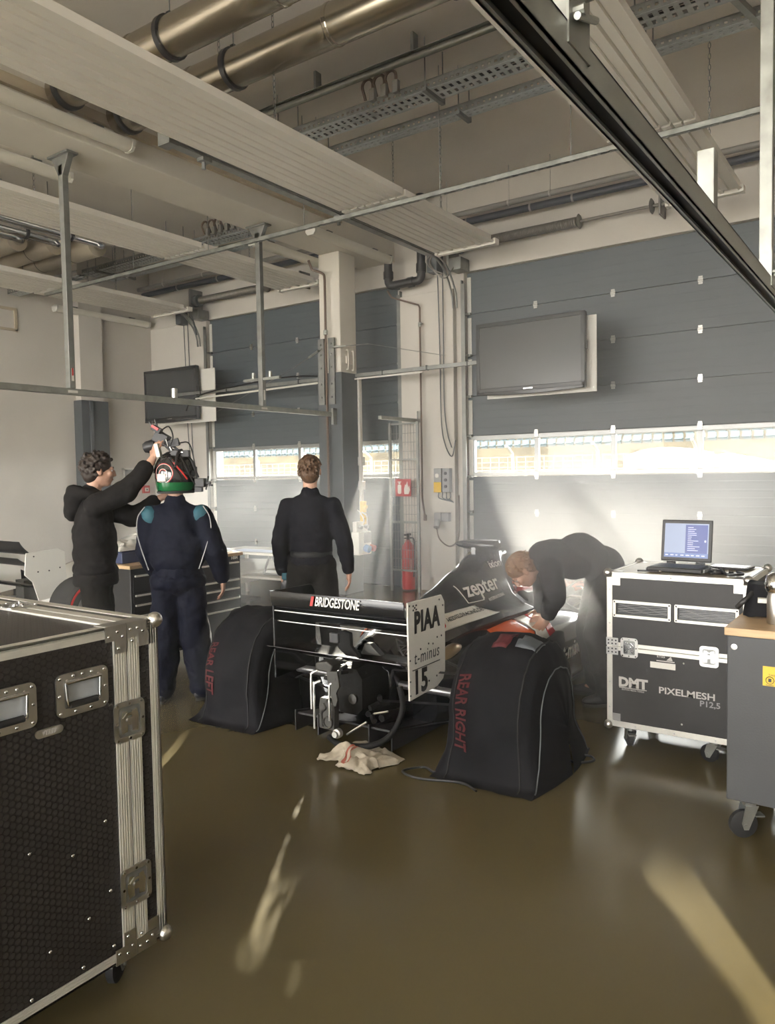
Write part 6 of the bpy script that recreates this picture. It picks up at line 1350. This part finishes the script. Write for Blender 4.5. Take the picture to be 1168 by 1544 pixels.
rb('white_battery', (-.125, -.055, 1.80), (-.095, .01, 1.90), 'whitep', .004, Matrix.Rotation(-.2, 3, 'Y'))
rb('receiver', (-.155, -.03, 1.985), (-.085, .03, 2.025), 'black', .004, ra_)
k = B(); k.box((-.125, -.035, 2.015), (.055, .012, .018), ra_); k.obj('red_strip', M['red'], cr_)
k = B(); k.cyl((-.15, 0, 2.02), (-.175, 0, 2.06), .008, 8); k.cyl((-.12, 0, 2.03), (-.135, 0, 2.075), .008, 8); k.obj('antenna', M['black'], cr_)
for a, b in (((-.07, 0, 1.93), (.06, 0, 1.83)), ((-.08, -.03, 1.90), (.02, -.02, 1.84)), ((.03, .02, 1.84), (.10, .02, 1.80)), ((.02, -.05, 1.86), (.06, -.06, 1.76)), ((-.06, .0, 1.88), (-.02, 0, 1.84)), ((.12, 0, 1.78), (.17, 0, 1.65))): B().cyl(a, b, .008, 8).obj('rod', M['black'], cr_, smooth=40)
for a, b in (((-.02, -.04, 1.875), (.015, -.04, 1.80)), ((.04, -.05, 1.83), (.075, -.05, 1.835)), ((-.045, -.045, 1.93), (-.03, -.05, 1.88))): B().cyl(a, b, .006, 8).obj('steel_rod', M['chrome'], cr_, smooth=40)
rb('small_monitor', (-.035, -.03, 1.875), (.045, -.01, 1.93), 'black', .004, Matrix.Rotation(-.3, 3, 'Y')); rb('transmitter', (.055, -.04, 1.80), (.115, .02, 1.85), 'black', .004); rb('focus_motor', (-.01, -.06, 1.80), (.04, -.01, 1.85), 'black', .004)
rb('side_monitor', (.155, -.06, 1.58), (.225, .03, 1.645), 'black', .005); rb('side_bracket', (.145, -.02, 1.545), (.20, .02, 1.585), 'black', .004)
rb('clamp', (.20, -.03, 1.60), (.262, 0, 1.62), 'black', .003); rb('knob', (.25, -.03, 1.585), (.275, .0, 1.60), 'black', .003)
B().cyl((.225, -.01, 1.56), (.245, -.01, 1.66), .007, 8).obj('rod', M['black'], cr_)
for pts in ([(-.08, -.02, 2.0), (-.02, -.05, 2.02), (.01, -.06, 1.95), (-.01, -.06, 1.88)], [(.04, -.04, 1.90), (.12, -.06, 1.90), (.15, -.05, 1.80), (.17, -.05, 1.64)], [(.06, -.06, 1.80), (.11, -.10, 1.72), (.14, -.08, 1.64), (.16, -.06, 1.60)], [(-.03, -.05, 1.80), (.02, -.15, 1.78), (.08, -.12, 1.70), (.15, -.06, 1.66)]): B().tube(smooth_path(pts, 6), .005, 6).obj('cable', M['black'], cr_, smooth=60)
B().tube(smooth_path([(.02, -.14, 1.78), (.05, -.155, 1.74), (.09, -.145, 1.69), (.12, -.12, 1.64)], 6), .006, 6).obj('red_cable', M['red'], cr_, smooth=60)
# ---- man in the black hoodie at the left
HR, HZ = V((-4.97, 3.39, 0)), R(-40)   # faces the driver
J = stand(1.83, .17, feet=.12); J['head'] = V((.0, .05, 1.71))
# local +y points at the driver, local +x towards the camera
J['shR'] += V((.0, .03, .03)); J['elR'] = V((.16, .24, 1.56)); J['wrR'] = V((.15, .43, 1.79)); J['shL'] += V((0, .04, .01)); J['elL'] = V((-.14, .27, 1.36)); J['wrL'] = V((-.13, .47, 1.50))
hd = dict(R=((-.12, .30, 1), (-.7, .8, -.1), (.3, -.9, .2), .5), L=((.1, 1, .35), (.9, .1, -.3), (.2, .1, 1), .5))
t = person('young man with dark curly hair in black hoodie reaching up to the camera rig', HR, HZ, J, M['haird'], 'curly', 9, hd, Matrix.Rotation(R(12), 3, 'Z') @ Matrix.Rotation(R(-4), 3, 'X'))
ho = top_cloth('hoodie', t, J, M['hoodie'], ra=.092, fat=1.16, collar=.085, cuffat=.72, disp=(.034, .12), hem=J['pelvis'] + V((0, 0, -.02)))
k = B(); nk = J['neck']
k.tube([nk + V((.105 * math.cos(q), -.03 + .105 * math.sin(q), .02 - .025 * math.sin(q))) for q in [2 * PI * j / 24 for j in range(24)]], .045, 10, closed=True); k.ell(nk + V((0, -.115, -.03)), (.13, .075, .115), None, 18, 12); k.ell(nk + V((0, -.14, -.09)), (.095, .055, .09), None, 16, 10)
remesh(k, 'hood', M['hoodie'], ho, .010, 4, disp=(.02, .08))
k = B(); k.lathe([(.190, -.05), (.200, -.03), (.196, .03), (.186, .045)], J['pelvis'] + V((0, 0, -.035)), (0, 0, 1), 30); o = k.obj('hem_band', M['hoodie'], ho, smooth=60)
for v in o.data.vertices: v.co.y *= .80
trousers('joggers', t, J, M['trouser'], rk=.112, ra=.095, disp=(.03, .12))
k = B(); k.b2((.155, -.055, .795), (.162, .0, .83)); o = k.obj('white_tag', M['carwhite'], t); o.location = (-.016, -.02, 0)
for s_ in 'LR': shoe(t, J['an' + s_], (.1 if s_ == 'R' else -.1, 1), M['shoe'])
# ---- mechanic bending over the cockpit
MR, MZ = V((-1.87, 5.36, 0)), R(124.8)
J = dict(head=V((0, .565, .945)), neck=V((0, .455, 1.015)), chest=V((0, .31, 1.03)), waist=V((0, .14, 1.07)), pelvis=V((0, -.01, .97)))
for s_, q in (('L', -1), ('R', 1)):
    J['sh' + s_] = V((q * .18, .40, .98)); J['el' + s_] = V((q * .20, .37, .78)); J['wr' + s_] = V((q * .12, .41, .64)); J['hip' + s_] = V((q * .09, -.03, .91)); J['kn' + s_] = V((q * .12, .06, .50)); J['an' + s_] = V((q * .14, -.02, .09))
hd = dict(L=((.2, .5, -.8), (1, 0, -.2), (.0, .8, .5), .7), R=((-.2, .5, -.8), (-1, 0, -.2), (.0, .8, .5), .7))
t = person('mechanic in dark clothes bending over the cockpit in the haze', MR, MZ, J, M['hairl'], 'short', 13, hd, Matrix.Rotation(R(-62), 3, 'X'))
top_cloth('jacket', t, J, M['jumper'], ra=.085, fat=1.0, disp=(.03, .14), hem=J['pelvis'] + V((0, .02, .02)))
trousers('trousers', t, J, M['trouser'], rk=.098, ra=.088, seat=1.12)
k = B(); k.lathe([(.060, -.03), (.068, -.01), (.066, .02), (.058, .03)], J['neck'] + V((0, -.03, .0)), (0, .8, -.4), 20); k.obj('collar', M['jumper'], t, smooth=60)
for s_ in 'LR': shoe(t, J['an' + s_], (.1 if s_ == 'R' else -.1, 1), M['shoe'])
# ================================================================== HAZE
def haze():
    o = B().b2((XL + .05, 1.2, .02), (4.0, YW - .02, 5.4)).obj('haze', None if False else M['wall'])
    m = bpy.data.materials.new('haze'); m.use_nodes = True; nt = m.node_tree; nt.nodes.clear()
    out = nt.nodes.new('ShaderNodeOutputMaterial'); vs = nt.nodes.new('ShaderNodeVolumeScatter'); vs.inputs['Anisotropy'].default_value = HAZE_G
    vs.inputs['Color'].default_value = (.93, .95, 1.0, 1)
    tc = nt.nodes.new('ShaderNodeTexCoord')
    def blob(c, r, d):
        mp = nt.nodes.new('ShaderNodeMapping'); mp.vector_type = 'TEXTURE'; mp.inputs['Location'].default_value = c; mp.inputs['Scale'].default_value = r
        nt.links.new(tc.outputs['Object'], mp.inputs[0]); ln = nt.nodes.new('ShaderNodeVectorMath'); ln.operation = 'LENGTH'; nt.links.new(mp.outputs[0], ln.inputs[0])
        mr = nt.nodes.new('ShaderNodeMapRange'); mr.interpolation_type = 'SMOOTHSTEP'; mr.inputs[1].default_value = .15; mr.inputs[2].default_value = 1; mr.inputs[3].default_value = d; mr.inputs[4].default_value = 0
        nt.links.new(ln.outputs['Value'], mr.inputs[0]); return mr.outputs[0]
    acc = None
    for c, r, d in HAZE_BLOBS:
        b = blob(c, r, d)
        if acc is None: acc = b
        else:
            a = nt.nodes.new('ShaderNodeMath'); a.operation = 'ADD'; nt.links.new(acc, a.inputs[0]); nt.links.new(b, a.inputs[1]); acc = a.outputs[0]
    a = nt.nodes.new('ShaderNodeMath'); a.operation = 'ADD'; nt.links.new(acc, a.inputs[0]); a.inputs[1].default_value = HAZE_BASE
    nz = nt.nodes.new('ShaderNodeTexNoise'); nz.inputs['Scale'].default_value = .9; nz.inputs['Detail'].default_value = 2; nt.links.new(tc.outputs['Object'], nz.inputs['Vector'])
    mr = nt.nodes.new('ShaderNodeMapRange'); mr.inputs[1].default_value = .35; mr.inputs[2].default_value = .65; mr.inputs[3].default_value = .7; mr.inputs[4].default_value = 1.3
    nt.links.new(nz.outputs['Fac'], mr.inputs[0]); mu = nt.nodes.new('ShaderNodeMath'); mu.operation = 'MULTIPLY'; nt.links.new(a.outputs[0], mu.inputs[0]); nt.links.new(mr.outputs[0], mu.inputs[1])
    nt.links.new(mu.outputs[0], vs.inputs['Density']); nt.links.new(vs.outputs[0], out.inputs['Volume'])
    o.data.materials.clear(); o.data.materials.append(m)
    tag(o, 'pale smoke haze hanging in the garage, thickest in front of the right-hand door', 'haze', kind='stuff')
    return o
HAZE_G = .40
HAZE_BASE = .006
HAZE_BLOBS = [((-1.6, 6.3, 2.0), (4.2, 2.9, 3.3), .064), ((-6.5, 6.8, .8), (5.5, 2.5, 2.2), .038), ((-1.95, 4.95, 1.2), (1.4, 1.0, .62), .85)]
haze()
